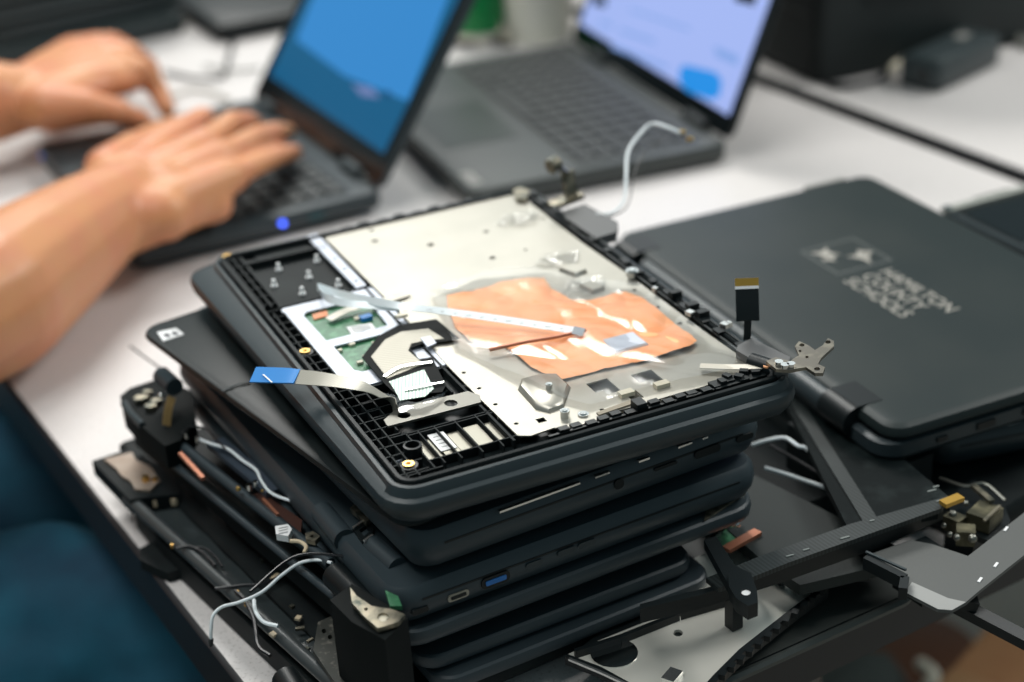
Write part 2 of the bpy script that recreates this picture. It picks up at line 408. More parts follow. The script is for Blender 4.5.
MB().plate([l1(*p) for p in ((312, 314), (327, 310), (328, 315), (314, 319))], .0152, .0158).build('orange_tab', orange, tp)
m = MB()
for u, v, w, h in ((358, 318, 4, 3), (352, 344, 3, 2), (372, 350, 3, 3), (366, 356, 3, 2.4), (375, 343, 2.5, 3), (360, 362, 3, 2), (340, 350, 2, 2)):
    x, y = l1(u, v); m.box((x, y, .0157), (w/1000, h/1000, .0014))
m.each('chip', cream, tp)
x, y = l1(366, 318); MB().box((x, y, .0162), (.006, .004, .0022)).build('blue_connector', bluep, tp)
# black bordered flex cable over the touchpad
def flexz(x, y): return .0182
ox = [l1(u, v, .019) for u, v in ((362, 357), (378, 336), (398, 325), (436, 319), (440, 322), (459, 338), (447, 341), (424, 343), (410, 348), (419, 359), (432, 357), (440, 373), (446, 385), (442, 392), (398, 396), (385, 384))]
ix = [l1(u, v, .0196) for u, v in ((371, 356), (385, 339), (401, 331), (428, 328), (444, 338), (424, 340), (411, 343), (408, 350), (421, 361), (426, 362), (387, 378), (384, 373))]
flx = MB().plate(ox, .0186, .0190).build('flex_cable', mat('flex_border', (.006, .007, .007), .7, spec=.15), L1, 'black bordered flat flex cable')
MB().plate(ix, .0190, .0193).build('flex_traces', flexm, flx, 'grey traced area')
gx = [l1(u, v, .0196) for u, v in ((389, 381), (424, 369), (434, 388), (425, 396), (400, 400), (396, 392))]
MB().plate(gx, .0190, .0194).build('flex_traces', flexg, flx, 'green traced area')
m = MB(); m.ribbon([(*l1(384, 376, .02), .0197), (*l1(402, 367, .02), .0203), (*l1(432, 362, .02), .0200)], .0016, .0004, side=(0, 1, .1)); m.each('tape_edge', alu2, flx)
m = MB(); m.ribbon([(*l1(405, 390, .02), .0200), (*l1(425, 386, .02), .0202), (*l1(444, 382, .02), .0200)], .0013, .0004, side=(0, 1, .1)); m.each('tape_edge', alu2, flx)
x, y = l1(402, 322); MB().box((x, y, .0196), (.006, .003, .0014)).build('connector', cream, flx)
m = MB(); m.plate([l1(*p) for p in ((421, 345), (431, 343), (437, 350), (428, 354))], .0194, .0200); m.build('connector', padm, flx)
# crinkled clear tape where the cables meet the bracket
def crk(s, a): return lambda x, y: a*(abs(noise.noise(Vector((x*s, y*s, 1.3))))*2+abs(noise.noise(Vector((x*s*2.3, y*s*2.3, 5))))*.9)
m = MB().sheet([l1(u, v, .019) for u, v in ((384, 392), (396, 394), (402, 402), (420, 404), (436, 398), (446, 390), (449, 385), (444, 398), (425, 410), (400, 414), (392, 408))], .0185, .0010, crk(40, .0012))
m.build('clear_tape', film, L1)
# silver bracket with two star holes
bk = [l1(u, v, .017) for u, v in ((384, 422), (397, 410), (468, 393), (480, 397), (481, 404), (388, 428))]
h1 = [l1(404+7*math.cos(t*.63), 417+3.4*math.sin(t*.63), .017) for t in range(10)]; h2 = [l1(451+7*math.cos(t*.63), 405+3.4*math.sin(t*.63), .017) for t in range(10)]
MB().plate(bk, .0168, .0180, [h1, h2]).build('mounting_bracket', mat('brushed_grey', (.17, .165, .145), .4, .7), L1)
# battery contact plates and the white label
for k in range(5):
    x0 = 28+k*8.0
    MB().plate([mm(x0, 45.5), mm(x0+7.2, 45.5), mm(x0+7.2, 25.5), mm(x0, 25.5)], .0130, .0150 if k % 2 else .0142).build('metal_fin', mat('fin_grey', (.24, .23, .19), .4, .7), L1)
a = [l1(*p) for p in ((427, 434), (443, 430), (457, 446), (441, 450))]
st = MB().plate(a, .0150, .0154).build('label_sticker', paper, L1, 'white rounded label')
for k in range(4):
    p0, p1 = Vector(a[0]).lerp(Vector(a[3]), .2+.2*k), Vector(a[1]).lerp(Vector(a[2]), .2+.2*k)
    MB().bar((*p0.lerp(p1, .2), .0155), (*p0.lerp(p1, .8), .0155), .0006, .0002).build('label_print', greyink, st)
for p in (((16, 31), (21, 27)), ((16, 38), (21, 34))):
    MB().plate([mm(p[0][0]-3, p[0][1]), mm(p[1][0]-2, p[0][1]), mm(p[1][0]-2, p[1][1]), mm(p[0][0]-3, p[1][1])], .013, .0145).build('metal_tab', padm, L1)
for x, y in ((17.3, 24.2), (13.5, 151), (14, 286)):
    m = MB().cyl((x/1000, y/1000, .0150), .0042, .0044, 18); b = m.build('screw_boss', black, L1)
    q = MB()
    q.loft([[(x/1000+r*math.cos(t*.349), y/1000+r*math.sin(t*.349), z) for t in range(18)] for r, z in ((.0026, .0172), (.0026, .0180), (.0012, .0180), (.0011, .0173))], False, True); q.build('brass_insert', gold, b, 'brass threaded insert')
x, y = l1(413, 452)
m = MB(); m.loft([[(x+r*math.cos(t*.314), y+r*math.sin(t*.314), z) for t in range(20)] for r, z in ((.0042, .0128), (.0042, .0196), (.0032, .0198), (.0032, .0132))], False, True); m.build('locating_ring', black, L1)
# copper foil and clear film
cp = [l1(*p) for p in ((447, 300), (470, 296), (500, 286), (544, 281), (551, 292), (572, 303), (590, 304), (625, 296), (640, 300), (698, 346), (690, 352), (640, 366), (600, 374), (562, 384), (545, 377), (532, 372), (505, 350), (470, 345), (455, 330), (448, 312))]
m = MB().sheet(cp, .0176, .0009, crk(32, .0013)); m.build('copper_foil', copper, L1, 'crinkled copper foil sheet')
fp_ = [l1(*p) for p in ((430, 298), (480, 278), (545, 272), (600, 285), (640, 290), (712, 345), (758, 362), (745, 374), (700, 384), (640, 396), (590, 412), (560, 404), (505, 378), (455, 352), (440, 318))]
m = MB().sheet(fp_, .0192, .0010, lambda x, y: .0022*(abs(noise.noise(Vector((x*30, y*22, 7.7))))*1.6+abs(noise.noise(Vector((x*60+9, y*40, 2))))*.35)); m.build('plastic_film', film, L1, 'clear crinkled plastic film')
m = MB(); m.tube([(*l1(490, 358), .0205), (*l1(525, 351), .0208), (*l1(560, 345), .0208), (*l1(586, 338), .0206)], .0009, 6); m.build('foil_fold', coppert, L1)
for c, (au, av) in enumerate(((520, 222), (560, 262), (585, 290))):
    x, y = l1(au, av); m = MB().sheet([(x+.013*math.cos(t*.5)*(1+.25*math.sin(t*2.2)), y+.010*math.sin(t*.5)) for t in range(12)], .0176, .0010, crk(90, .0014)); m.build('clear_film_patch', film, L1)
# thin ribbon strip arching over the plate
def sp(pts, m_, w, nm, lb, side): 
    q = MB(); q.ribbon([(*l1(u, v, h), h) for u, v, h in pts], w, .0003, side=side); return q.build(nm, m_, L1, lb)
sp([(318, 287, .0185), (345, 295, .024), (395, 305, .028), (450, 312, .026), (520, 322, .0235), (584, 332, .0215)], mat('white_ribbon', (.80, .86, .88), .35, .1), .0040, 'ribbon_strip', 'white flat ribbon strip', (.1, 1, .55))
sp([(318, 287, .0185), (325, 297, .0225), (345, 303, .024), (380, 306, .025), (400, 308, .0265)], mat('white_ribbon', (.80, .86, .88), .35, .1), .0040, 'ribbon_strip', 'white flat ribbon strip', (.1, 1, .55))
m = MB()
for k in range(11):
    t = .18+.07*k; u, v = 395+(584-395)*t, 305+(332-305)*t; h = .0284-.0066*t
    x, y = l1(u, v+.6, h); m.box((x, y, h+.0004), (.0016 if k % 3 else .0030, .0005, .0002), R(-30))
m.each('strip_print', greyink, L1)
m = MB(); m.ribbon([(*l1(573, 329, .023), .0224), (*l1(584, 332, .0222), .0219)], .0044, .0006, side=(.1, 1, .55)); m.build('strip_end', mat('strip_end_grey', (.2, .22, .24), .4, .4), L1)
m = MB(); m.ribbon([(*l1(328, 317, .0185), .0172), (*l1(350, 308, .019), .0184), (*l1(380, 301, .0195), .0190), (*l1(408, 293, .0185), .0182)], .0058, .0003, side=(.1, 1, 0)); m.build('cream_ribbon', mat('cream_ribbon', (.72, .66, .56), .4), L1)
# blue tipped ribbon cable
rb = MB(); rb.ribbon([(*l1(254, 374, .024), .0235), (*l1(285, 376, .025), .0250), (*l1(325, 380, .026), .0262), (*l1(360, 386, .025), .0250), (*l1(384, 397, .0215), .0215), (*l1(399, 410, .0185), .0188)], .0085, .00035, side=(-.25, 1, .15))
rbo = rb.build('ribbon_cable', ribtr, L1, 'grey flat ribbon cable with blue end')
m = MB(); m.ribbon([(*l1(253, 374, .0244), .0240), (*l1(285, 376, .0254), .0255), (*l1(297, 377, .0256), .0258)], .0092, .0008, side=(-.25, 1, .15)); m.build('blue_end', bluep, rbo, 'blue end tab')
m = MB(); m.ribbon([(*l1(263, 374, .0252), .0250), (*l1(272, 382, .0252), .0250)], .0007, .0002); m.build('white_line', paper, rbo)
# hinge side rail with clips
m = MB(); m.b2(.1945, .022, .0128, .2005, .290, .0166); m.b2(.1935, .030, .0166, .1948, .285, .0186); m.b2(.1985, .04, .0166, .1998, .28, .0192)
for k in range(15):
    y = .045+k*.0165+random.uniform(-.002, .002); w = random.uniform(.004, .009)
    m.box((.1965+random.uniform(-.0005, .0015), y, .0188), (.0040, w, random.uniform(.0010, .0030)))
for y in (.078, .088, .105): m.b2(.1950, y, .016, .2010, y+.004, .0222)
m.build('hinge_rail', black, L1)
m = MB()
for k in range(16):
    x = .088+k*.0066; m.box((x, .0155+.0012*math.sin(k*2.1), .0178), (.0048, .0035, random.uniform(.001, .0034)))
m.b2(.124, .013, .0128, .129, .0195, .0215); m.b2(.080, .0135, .0128, .192, .0150, .0180); m.b2(.165, .0125, .013, .192, .0205, .0186)
for k in range(6): m.box((.170+k*.0045, .016+.003*(k % 2), .0195), (.003, .004, .0022), .3*k)
m.each('edge_clip', black, L1)
m = MB()
for k in range(9): m.box((.085+k*.011, .286+.002*(k % 2), .0176), (.006, .003, .0015))
m.each('edge_clip', black, L1)
x, y = l1(632, 272, .021); m = MB().cyl((x, y, .0205), .0034, .0030, 20).cyl((x, y, .0224), .0022, .0008, 16); m.build('rail_screw', chrome, L1)
for u, v, s_ in ((690, 314, 3), (725, 326, 3), (729, 325, 2), (655, 290, 2)):
    x, y = l1(u, v, .02); MB().box((x, y, .0205), (s_*.0011, s_*.0013, .0022), .3).build('rail_contact', alu2, L1)
def px(pts, z0, z1, name, mt, lab=None, par=None, holes=(), M=M1):
    q = MB().plate([PL(M, u, v, z1) for u, v in pts], z0, z1, [[PL(M, u, v, z1) for u, v in h] for h in holes]); return q.build(name, mt, par or L1, lab)
def eh(u, v, a, b, n=10): return [(u+a*math.cos(2*math.pi*k/n), v+b*math.sin(2*math.pi*k/n)) for k in range(n)]
px([(738, 345), (752, 338), (790, 357), (788, 366), (772, 371), (736, 350)], .0150, .0215, 'hinge_cover', mat('cover_grey', (.10, .10, .10), .5), 'grey hinge cover block')
px([(562, 211), (585, 204), (618, 222), (616, 232), (596, 238), (566, 218)], .0150, .0205, 'hinge_cover', mat('cover_grey', (.10, .10, .10), .5), 'grey hinge cover block')
px([(513, 190), (522, 186), (530, 191), (526, 199), (516, 198)], .0160, .0200, 'hinge_seat', hinge_m)
hb = px([(766, 361), (776, 357), (790, 361), (799, 355), (795, 346), (799, 341), (808, 345), (815, 350), (823, 345), (828, 338), (834, 341), (834, 346), (821, 358), (818, 364), (825, 367), (823, 373), (815, 373), (806, 367), (790, 370), (776, 369)], .0230, .0246, 'hinge_bracket', steel, 'grey steel hinge bracket with screw holes', None,
        [eh(802, 345, 2.6, 1.7), eh(828, 342, 2.8, 1.8), eh(817, 369, 3, 2), eh(807, 357, 1.8, 1.2), eh(800, 351, 1.6, 1.1)])
m = MB()
for u, v in ((779, 362), (785, 365), (791, 364)):
    x, y = l1(u, v, .026); m.cyl((x, y, .0256), .0020, .0018, 14)
m.each('rivet', chrome, hb)
x, y = l1(770, 368, .02); MB().tube([(x-.004, y+.01, .0200), (x+.002, y-.004, .0200)], .0042, 14, False).build('hinge_barrel', black, L1)
m = MB(); m.ribbon([(*l1(700, 367, .019), .0196), (*l1(735, 369, .019), .0200), (*l1(775, 366, .021), .0212)], .0046, .0004, side=(0, 1, 0)); tb = m.build('connector_strip', mat('cream_ribbon', (.72, .66, .56), .4), L1)
x, y = l1(767, 367, .0215); MB().cyl((x, y, .0220), .0018, .0008, 12).build('copper_contact', copper, tb)
# upright flex with golden end
fx = MB(); p0 = Vector((*l1(747, 340, .0200), .0200)); 
dirx = Vector((.86, -.5, 0))
fx.ribbon([p0, p0+Vector((.0005, .0005, .004)), p0+Vector((.001, .001, .010))], .0035, .0005, side=dirx)
fx.ribbon([p0+Vector((.001, .001, .0095)), p0+Vector((.002, .003, .016)), p0+Vector((.0038, .0065, .0245))], .0110, .0005, side=dirx)
fo = fx.build('display_flex', black, L1, 'upright black flex cable with golden end')
m = MB(); m.ribbon([p0+Vector((.0038, .0065, .0245)), p0+Vector((.0046, .0080, .0285))], .0112, .0006, side=dirx); m.build('golden_end', mat('gold_contacts', (.62, .36, .07), .35, .7), fo)
m = MB(); m.ribbon([p0+Vector((.0036, .0061, .0238)), p0+Vector((.0039, .0067, .0250))], .0112, .0007, side=dirx); m.build('white_band', paper, fo)
# dark bracket standing at far end
bp = Vector((*l1(572, 196, .022), .0205))
m = MB(); m.bar(bp+Vector((0, 0, 0)), bp+Vector((-.001, .003, .016)), .009, .002); m.bar(bp+Vector((-.001, .003, .015)), bp+Vector((-.010, .005, .023)), .008, .0025); m.cyl(bp+Vector((-.009, .004, .0215)), .0045, .006, 14, (1, .3, .2)); m.bar(bp+Vector((-.014, .0, -.002)), bp+Vector((.006, 0, .001)), .008, .003)
m.build('hinge_arm', hinge_m, L1, 'worn steel hinge arm standing up')
# antenna wires at the far end
def wl(u, v, h): return Vector((*l1(u, v, h), h))
w1 = MB(); w1.tube([wl(596, 214, .020), wl(612, 213, .020), wl(624, 200, .024), wl(626, 178, .032), wl(628, 152, .040), wl(640, 134, .046), wl(652, 124, .050), wl(666, 127, .050), wl(680, 133, .047)], [.0008, .0011], 8); w1.build('antenna_wire', wirew, L1, 'white antenna wire standing up')
w2 = MB(); w2.tube([wl(590, 216, .020), wl(612, 216, .019), wl(628, 205, .022), wl(634, 178, .030), wl(640, 160, .036), wl(655, 145, .040), wl(672, 134, .043), wl(690, 139, .042)], .0004, 6); w2.build('antenna_wire', wireb, L1, 'thin black antenna wire')
for u, v, h in ((682, 132, .047), (690, 139, .042)):
    p = wl(u, v, h); MB().cyl(p, .0014, .0035, 12, (1, -.3, -.2)).build('wire_plug', gold, L1)

# ------------------------------------------------------------------ the stack below
def panel(x, y, z, rz, w, l, th, label, name='detached_laptop_lid', mt=black, cat='laptop lid', r=.012, group=None, tx=0, ty=0):
    M = frame(x, y, z, rz, tx, ty); t = thing(name, label, cat, M, group)
    m = MB(); slab(m, 0, 0, w, l, r, [(.003, 0), (.0006, th*.25), (0, th*.55), (.0008, th*.9), (.002, th)]); m.build('back_cover', mt, t)
    return t, M
t2, M2 = panel(.263, .553, .1005, 5.3, .190, .262, .0045, 'thin black lid with a small white sticker, directly under the gutted base', mt=mat('panel_black', (.006, .010, .0105), .42, bump=(700, .2, .0002), spec=.28))
px([(157, 332), (176, 328), (184, 334), (163, 341)], .0040, .0049, 'sticker', paper, 'small white square sticker', t2, (), M2)
for q in (((163, 334), (168, 333), (171, 336), (166, 337)), ((171, 332), (176, 331), (179, 334), (174, 335))): px(q, .0049, .0052, 'sticker_print', ink, None, t2, (), M2)
m = MB()
for k in range(14): m.box((.05+k*.011, .0035, .0052), (.0075, .003, .0012))
m.each('edge_clip', blackm, t2)
m = MB(); m.ribbon([(*PL(M2, 222, 391, .0052), .0052), (*PL(M2, 237, 385, .0052), .0053), (*PL(M2, 250, 383, .0052), .0052)], .0012, .0003); m.build('scratch_line', gloss, t2)
m = MB(); m.b2(.115, -.0006, .0015, .150, .0016, .0024); m.b2(.160, -.0006, .0017, .168, .0016, .0026); m.b2(.172, -.0006, .0017, .176, .0016, .0026); m.b2(.084, -.0006, .0010, .108, .0016, .0016); m.each('bright_edge', alu2, t2, 'bare metal edge sliver')

def base(x, y, z, rz, w, l, th, label, mt=slate_blue, r=.014, group=None, name='laptop', cat='laptop'):
    M = frame(x, y, z, rz); t = thing(name, label, cat, M, group)
    m = MB(); slab(m, 0, 0, w, l, r, [(.012, 0), (.004, .0015), (.0008, th*.35), (0, th*.55), (.001, th*.86), (.0035, th)]); m.build('bottom_shell', mt, t)
    MB().b2(r*1.1, .0002, th*.66, w-r*1.1, .0012, th*.71).build('seam', black, t)
    return t, M
def port(t, x, z, w, h, mt=black, inner=None, nm='port', lab=None):
    o = MB().loft([[(px_, yy, pz) for px_, pz in rr(x-w/2, z-h/2, x+w/2, z+h/2, h*.4)] for yy in (.0015, -.0006)], True, True).build(nm, mt, t, lab)
    if inner: MB().loft([[(px_, yy, pz) for px_, pz in rr(x-w*.36, z-h*.22, x+w*.36, z+h*.22, h*.1)] for yy in (0, -.0010)], True, True).build('port_tongue', inner, o)
# third layer: base with round jack and slots on its side
t3, M3 = base(.264, .549, .0785, -1.5, .193, .285, .0205, 'dark grey laptop base with round audio jack, under the stickered lid')
m = MB()
for x0_, x1_ in ((.050, .092), (.100, .108), (.124, .130), (.146, .154), (.160, .163)): m.b2(x0_, -.0008, .0196, x1_, .0012, .0206)
m.v = [v-Vector((.007, 0, 0)) for v in m.v]
m.each('bright_edge', alu2, t3, 'bare metal edge sliver')
port(t3, .106, .0120, .0052, .0052, nm='audio_jack')
port(t3, .132, .0125, .013, .0016, nm='card_slot'); port(t3, .156, .0122, .015, .0042, nm='display_port'); port(t3, .178, .0122, .010, .003, nm='charging_port')
# fourth layer: base with blue port and two buttons
t4, M4 = base(.250, .5475, .0560, -2.2, .202, .285, .0195, 'dark grey laptop base with blue port and side buttons, under the one with audio jack')
port(t4, .0135, .0085, .008, .0028, nm='lock_slot')
port(t4, .0325, .0090, .0105, .0036, mt=mat('port_rim', (.35, .33, .28), .4, .6), inner=black, nm='charging_port', lab='oval charging port with bright rim')
port(t4, .0515, .0100, .0145, .0056, inner=mat('port_blue', (.01, .16, .50), .35), nm='usb_port', lab='port with blue tongue')
port(t4, .0715, .0108, .0085, .0030, mt=slate, nm='power_button'); port(t4, .0885, .0112, .0095, .0030, mt=slate, nm='volume_button'); port(t4, .0995, .0112, .0095, .0030, mt=slate, nm='volume_button')
# fifth: rounded lid, then lower lids
t5, M5 = panel(.250, .545, .0455, -2.0, .200, .285, .0095, 'rounded black lid lying under the base with the blue port', mt=slate_blue, r=.016)
MB().plate([(.165, .0015), (.196, .010), (.196, .03), (.19, .03)], .0096, .0106).build('corner_plate', hinge_m, t5)
t6, M6 = panel(.262, .547, .0275, -2.5, .150, .285, .0085, 'narrow dark lid under the rounded lid, fourth layer below the top one', mt=slate_blue, r=.012)
t6['label'] = 'upper of the two dark lids that end short at the bottom of the stack'
t7, M7 = panel(.266, .5395, .0185, -2.0, .152, .285, .0085, 'x', mt=slate_blue, r=.012)
t7['label'] = 'lower of the two dark lids that end short at the bottom of the stack'
t8, M8 = panel(.2585, .545, .0065, 0, .165, .300, .0110, 'x', mt=blackm, r=.012)
t8['label'] = 'black laptop bottom lying lowest in the tall stack, mostly hidden'
MB().b2(.01, .01, -.0065, .14, .26, .001).build('rubber_foot', rubber, t8)

# ------------------------------------------------------------------ stripped parts poking out at the left of the stack
# lowest: a stripped lid with a long rod, foil surface and corner hinge
MS = frame(.210, .560, .0, 3.2)
sl = thing('stripped_display', 'stripped black panel with long round rod, lowest at the left of the tall stack', 'laptop part', MS)
def pw(pts, z0, z1, name, mt, par, M, lab=None, holes=()): return px(pts, z0, z1, name, mt, lab, par, holes, M)
m = MB().sheet([PL(MS, u, v, .022) for u, v in ((140, 512), (165, 498), (215, 500), (330, 585), (390, 650), (400, 690), (345, 690), (230, 590))], .020, .0016, lambda x, y: .0016*noise.noise(Vector((x*45, y*45, 0)))); m.build('foil_sheet', mat('black_foil', (.030, .038, .040), .28, bump=(60, .5, .002)), sl, 'black crumpled foil sheet')
MB().plate([PL(MS, u, v, .016) for u, v in ((133, 505), (215, 500), (400, 640), (400, 700), (330, 700), (160, 540))], .0012, .0150).build('back_cover', blackm, sl)
m = MB(); m.tube([(*PL(MS, 128, 498, .024), .024), (*PL(MS, 230, 590, .024), .024), (*PL(MS, 352, 700, .024), .024)], .0036, 14, False); m.build('rod', mat('rod_grey', (.05, .058, .06), .4), sl, 'long dark grey round rod')
px([(140, 548), (160, 538), (195, 552), (178, 570), (168, 573), (140, 560)], .0005, .0065, 'mounting_tab', blackm, None, sl, (), MS)
px([(205, 585), (222, 577), (262, 605), (270, 625), (225, 605)], .0005, .0040, 'mounting_tab', blackm, None, sl, (), MS)
cb = px([(92, 461), (128, 449), (140, 452), (178, 478), (180, 494), (140, 498), (130, 500)], .0200, .0290, 'corner_bracket', blackm, 'dark corner bracket', sl, (), MS)
px([(104, 459), (120, 455), (132, 452), (136, 460), (150, 466), (160, 480), (150, 490), (135, 489), (130, 480), (122, 476), (116, 468)], .0290, .0306, 'bracket_plate', mat('dusty_brown_metal', (.30, .23, .18), .55, .4, vary=(120, (.34, .28, .23), .45, .7)), None, cb, (), MS)
x, y = PL(MS, 146, 480, .031); MB().cyl((x, y, .0318), .0022, .0030, 14).cyl((x+.004, y-.003, .0312), .0016, .002, 12).build('brass_screw', gold, cb)
m = MB()
for u, v, w in ((160, 497, 5), (168, 494, 6), (174, 498, 4), (155, 500, 3)):
    x, y = PL(MS, u, v, .026); m.cyl((x, y, .0245), w*.0006, .004, 10)
m.each('screw', tape, sl)
pp = px([(318, 622), (345, 610), (372, 628), (398, 660), (402, 690), (340, 690), (325, 668), (313, 650)], .0300, .0330, 'perforated_plate', mat('dusty_dark_metal', (.04, .042, .036), .6, .3, vary=(300, (.15, .14, .12), .55, .75)), 'dusty perforated dark metal plate', sl, [eh(324, 631, 2.4, 2.4), eh(330, 637, 2.4, 2.4), eh(341, 667, 2.6, 2.6), eh(367, 669, 2.4, 2.4), eh(383, 666, 2.6, 2.6), eh(355, 640, 1.2, 1.2), eh(350, 650, 1, 1), eh(362, 652, 1, 1)], MS)
m = MB().tube([(*PL(MS, 285, 675, .030), .028), (*PL(MS, 300, 700, .030), .028)], .0065, 16, False); m.build('hinge_barrel', black, sl)
m = MB()
for pts, w in (([(196, 547), (205, 548), (215, 556), (222, 566)], .0007), ([(176, 548), (190, 546), (204, 553), (215, 565)], .0008), ([(215, 588), (240, 585), (262, 583), (280, 575), (300, 562)], .0008), ([(235, 590), (245, 600), (254, 620), (258, 645), (270, 655)], .0010)):
    m.tube([(*PL(MS, u, v, .029), .0285) for u, v in pts], w, 6)
m.each('black_cable', wireb, sl)
m = MB()
for u, v, a_, w, h in ((276, 574, .4, 9, 5), (275, 630, .2, 9, 5), (298, 615, .6, 5, 4), (322, 655, .3, 4, 8)):
    x, y = PL(MS, u, v, .028); m.box((x, y, .0262), (w*.0006, h*.0007, .0012), a_)
m.each('tan_tape', tape, sl)
m = MB()
for u, v, r_ in ((237, 592, 1.6), (246, 603, 1.8), (172, 545, 1.3), (380, 652, 2.2), (388, 656, 2.2), (385, 650, 1.6)):
    x, y = PL(MS, u, v, .028); m.cyl((x, y, .0275), r_*.0006, .002, 10)
m.each('small_screw', gold, sl)
def wire(pts, r_, name, mt, label, cat='wire'):
    m = MB(); m.tube([W(*p) for p in pts], r_, 8); o = m.build(name, mt); return tag(o, label, cat)
wire([(332, 563, .062), (318, 560, .060), (300, 563, .056), (282, 575, .050), (262, 592, .044), (240, 602, .039), (222, 607, .035), (213, 616, .032), (211, 630, .026), (211, 641, .020)], .0008, 'loose_wire', wirew, 'white wire dangling toward the table edge at lower left')
wire([(196, 438, .066), (212, 444, .068), (228, 449, .068), (242, 460, .067), (256, 470, .066), (261, 480, .066), (270, 492, .066), (285, 499, .066), (304, 503, .066)], .0008, 'loose_wire', wirew, 'white wire snaking down over the black hinge bars, ending near the white label')
wire([(254, 600, .0345), (256, 612, .034), (264, 622, .034), (278, 626, .034)], .0010, 'loose_wire', wirew, 'short white wire stub on the crumpled black foil')
wire([(130, 346, .058), (138, 352, .058), (146, 358, .058), (153, 363, .058), (160, 368, .060)], .0006, 'antenna_lead', wireb, 'thin dark antenna lead poking out left below the stickered lid', 'cable')

tip = MB().capsule(W(211, 640, .0205), W(211, 645, .018), .0013, .0009).build('wire_tip', rubber, bpy.data.objects['loose_wire'], 'black tip')
m = MB()
for u, v, w_, h_ in ((196, 492, 6, 3), (205, 500, 5, 4), (262, 560, 4, 2), (300, 628, 6, 3), (292, 606, 3, 3), (310, 640, 5, 2), (226, 520, 3, 2), (306, 650, 6, 3)):
    x, y = PL(MS, u, v, .025); m.box((x, y, .0248), (w_*.0007, h_*.0007, .0012), u*.7)
m.each('metal_scrap', hinge_m, sl)
# upper stripped hinge frames
MH = frame(.232, .560, .030, 3.0)
hf = thing('stripped_hinge_frame', 'black hinge frame with long parallel bars and screw barrels, left side of the stack', 'laptop part', MH)
m = MB()
def pbar(pts, h, w, hh, mb, M=MH):
    for a_, b_ in zip(pts[:-1], pts[1:]): mb.bar((*PL(M, *a_, h), h-hh/2), (*PL(M, *b_, h), h-hh/2), w, hh)
pbar([(135, 425), (180, 462), (340, 600), (380, 634)], .016, .004, .012, m)
m.build('bottom_rail', blackm, hf)
m = MB(); m.tube([(*PL(MH, 160, 452, .021), .020), (*PL(MH, 355, 612, .021), .020)], .0020, 12, False); m.build('long_bar', slate_blue, hf)
m = MB(); m.tube([(*PL(MH, 205, 462, .024), .023), (*PL(MH, 335, 570, .024), .023)], .0026, 12, False); m.build('long_bar', slate, hf)
m = MB(); m.tube([(*PL(MH, 150, 418, .032), .030), (*PL(MH, 330, 560, .032), .030)], .0028, 12, False); m.build('long_bar', slate_blue, hf)
m = MB(); pbar([(215, 440), (275, 490)], .034, .010, .003, m); m.build('foil_strip', mat('blue_grey_foil', (.10, .13, .17), .3, .6), hf)
m = MB(); pbar([(180, 452), (203, 477)], .034, .0022, .002, m); pbar([(263, 498), (278, 514)], .034, .0015, .002, m); m.each('copper_strip', coppert, hf)
m = MB(); slab(m, .008, 0, .0255, .285, .003, [(.002, -.0285), (0, -.027), (0, -.008), (.002, -.006)]); m.build('lower_block', blackm, hf)
# far corner housing with pale brackets
ch = px([(120, 396), (130, 388), (166, 376), (192, 392), (196, 420), (180, 440), (165, 446), (140, 425), (122, 405)], .022, .036, 'corner_housing', mat('dull_black', (.004, .006, .006), .7, spec=.15), None, hf, (), MH)
m = MB()
for u, v, s_, a_ in ((140, 397, 7, .5), (150, 405, 6, 1), (155, 400, 5, .2), (146, 391, 4, .8)):
    x, y = PL(MH, u, v, .039); m.cyl((x, y, .0375), s_*.0005, .003, 12)
    m.box((x+.002, y, .0372), (s_*.0008, s_*.0005, .002), a_)
m.each('pale_bracket', hinge_m, ch)
m = MB(); m.tube([(*PL(MH, 124, 402, .037), .036), (*PL(MH, 130, 412, .037), .036), (*PL(MH, 142, 424, .037), .036)], .0022, 8); m.build('curved_rim', slate, ch)
m = MB(); m.ribbon([(*PL(MH, 171, 392, .050), .047), (*PL(MH, 168, 408, .044), .043), (*PL(MH, 166, 424, .038), .037)], .0045, .0006, side=(1, .2, 0)); m.build('tan_flex', mat('tan_flex', (.30, .20, .08), .5, .3), hf)
m = MB(); m.tube([(*PL(MH, 161, 372, .054), .052), (*PL(MH, 174, 384, .054), .052)], .0050, 14, False); m.build('hinge_barrel', slate_blue, hf)
x, y = PL(MH, 161, 392, .048); MB().sphere((x, y, .046), .0018, 8).build('bright_screw', chrome, hf)
# near barrels and brackets
def barrel(a_, b_, h, r_, mt=slate_blue, nm='hinge_barrel'):
    m = MB(); m.tube([(*PL(MH, *a_, h), h), (*PL(MH, *b_, h), h)], r_, 16, False); return m.build(nm, mt, hf)
barrel((322, 512), (345, 540), .043, .0055); barrel((335, 575), (375, 615), .030, .0065, black); barrel((372, 545), (398, 568), .044, .0050)
px([(330, 600), (352, 584), (392, 607), (408, 618), (385, 640), (352, 622)], .004, .0450, 'black_housing', mat('dull_black', (.004, .006, .006), .7, spec=.15), None, hf, (), MH)
bb = px([(350, 508), (356, 502), (374, 516), (366, 522)], .048, .0505, 'tan_bracket', hinge_m, 'pale steel bracket', hf, (), MH)
px([(352, 527), (364, 518), (374, 528), (370, 541), (362, 541)], .044, .0475, 'square_bracket', black, None, hf, [[(359, 530), (366, 525), (370, 531), (364, 536)]], MH)
m = MB(); pbar([(353, 527), (368, 517)], .0492, .0012, .0012, m); pbar([(364, 540), (373, 534)], .0490, .0012, .0012, m); m.each('bright_edge', alu2, hf)
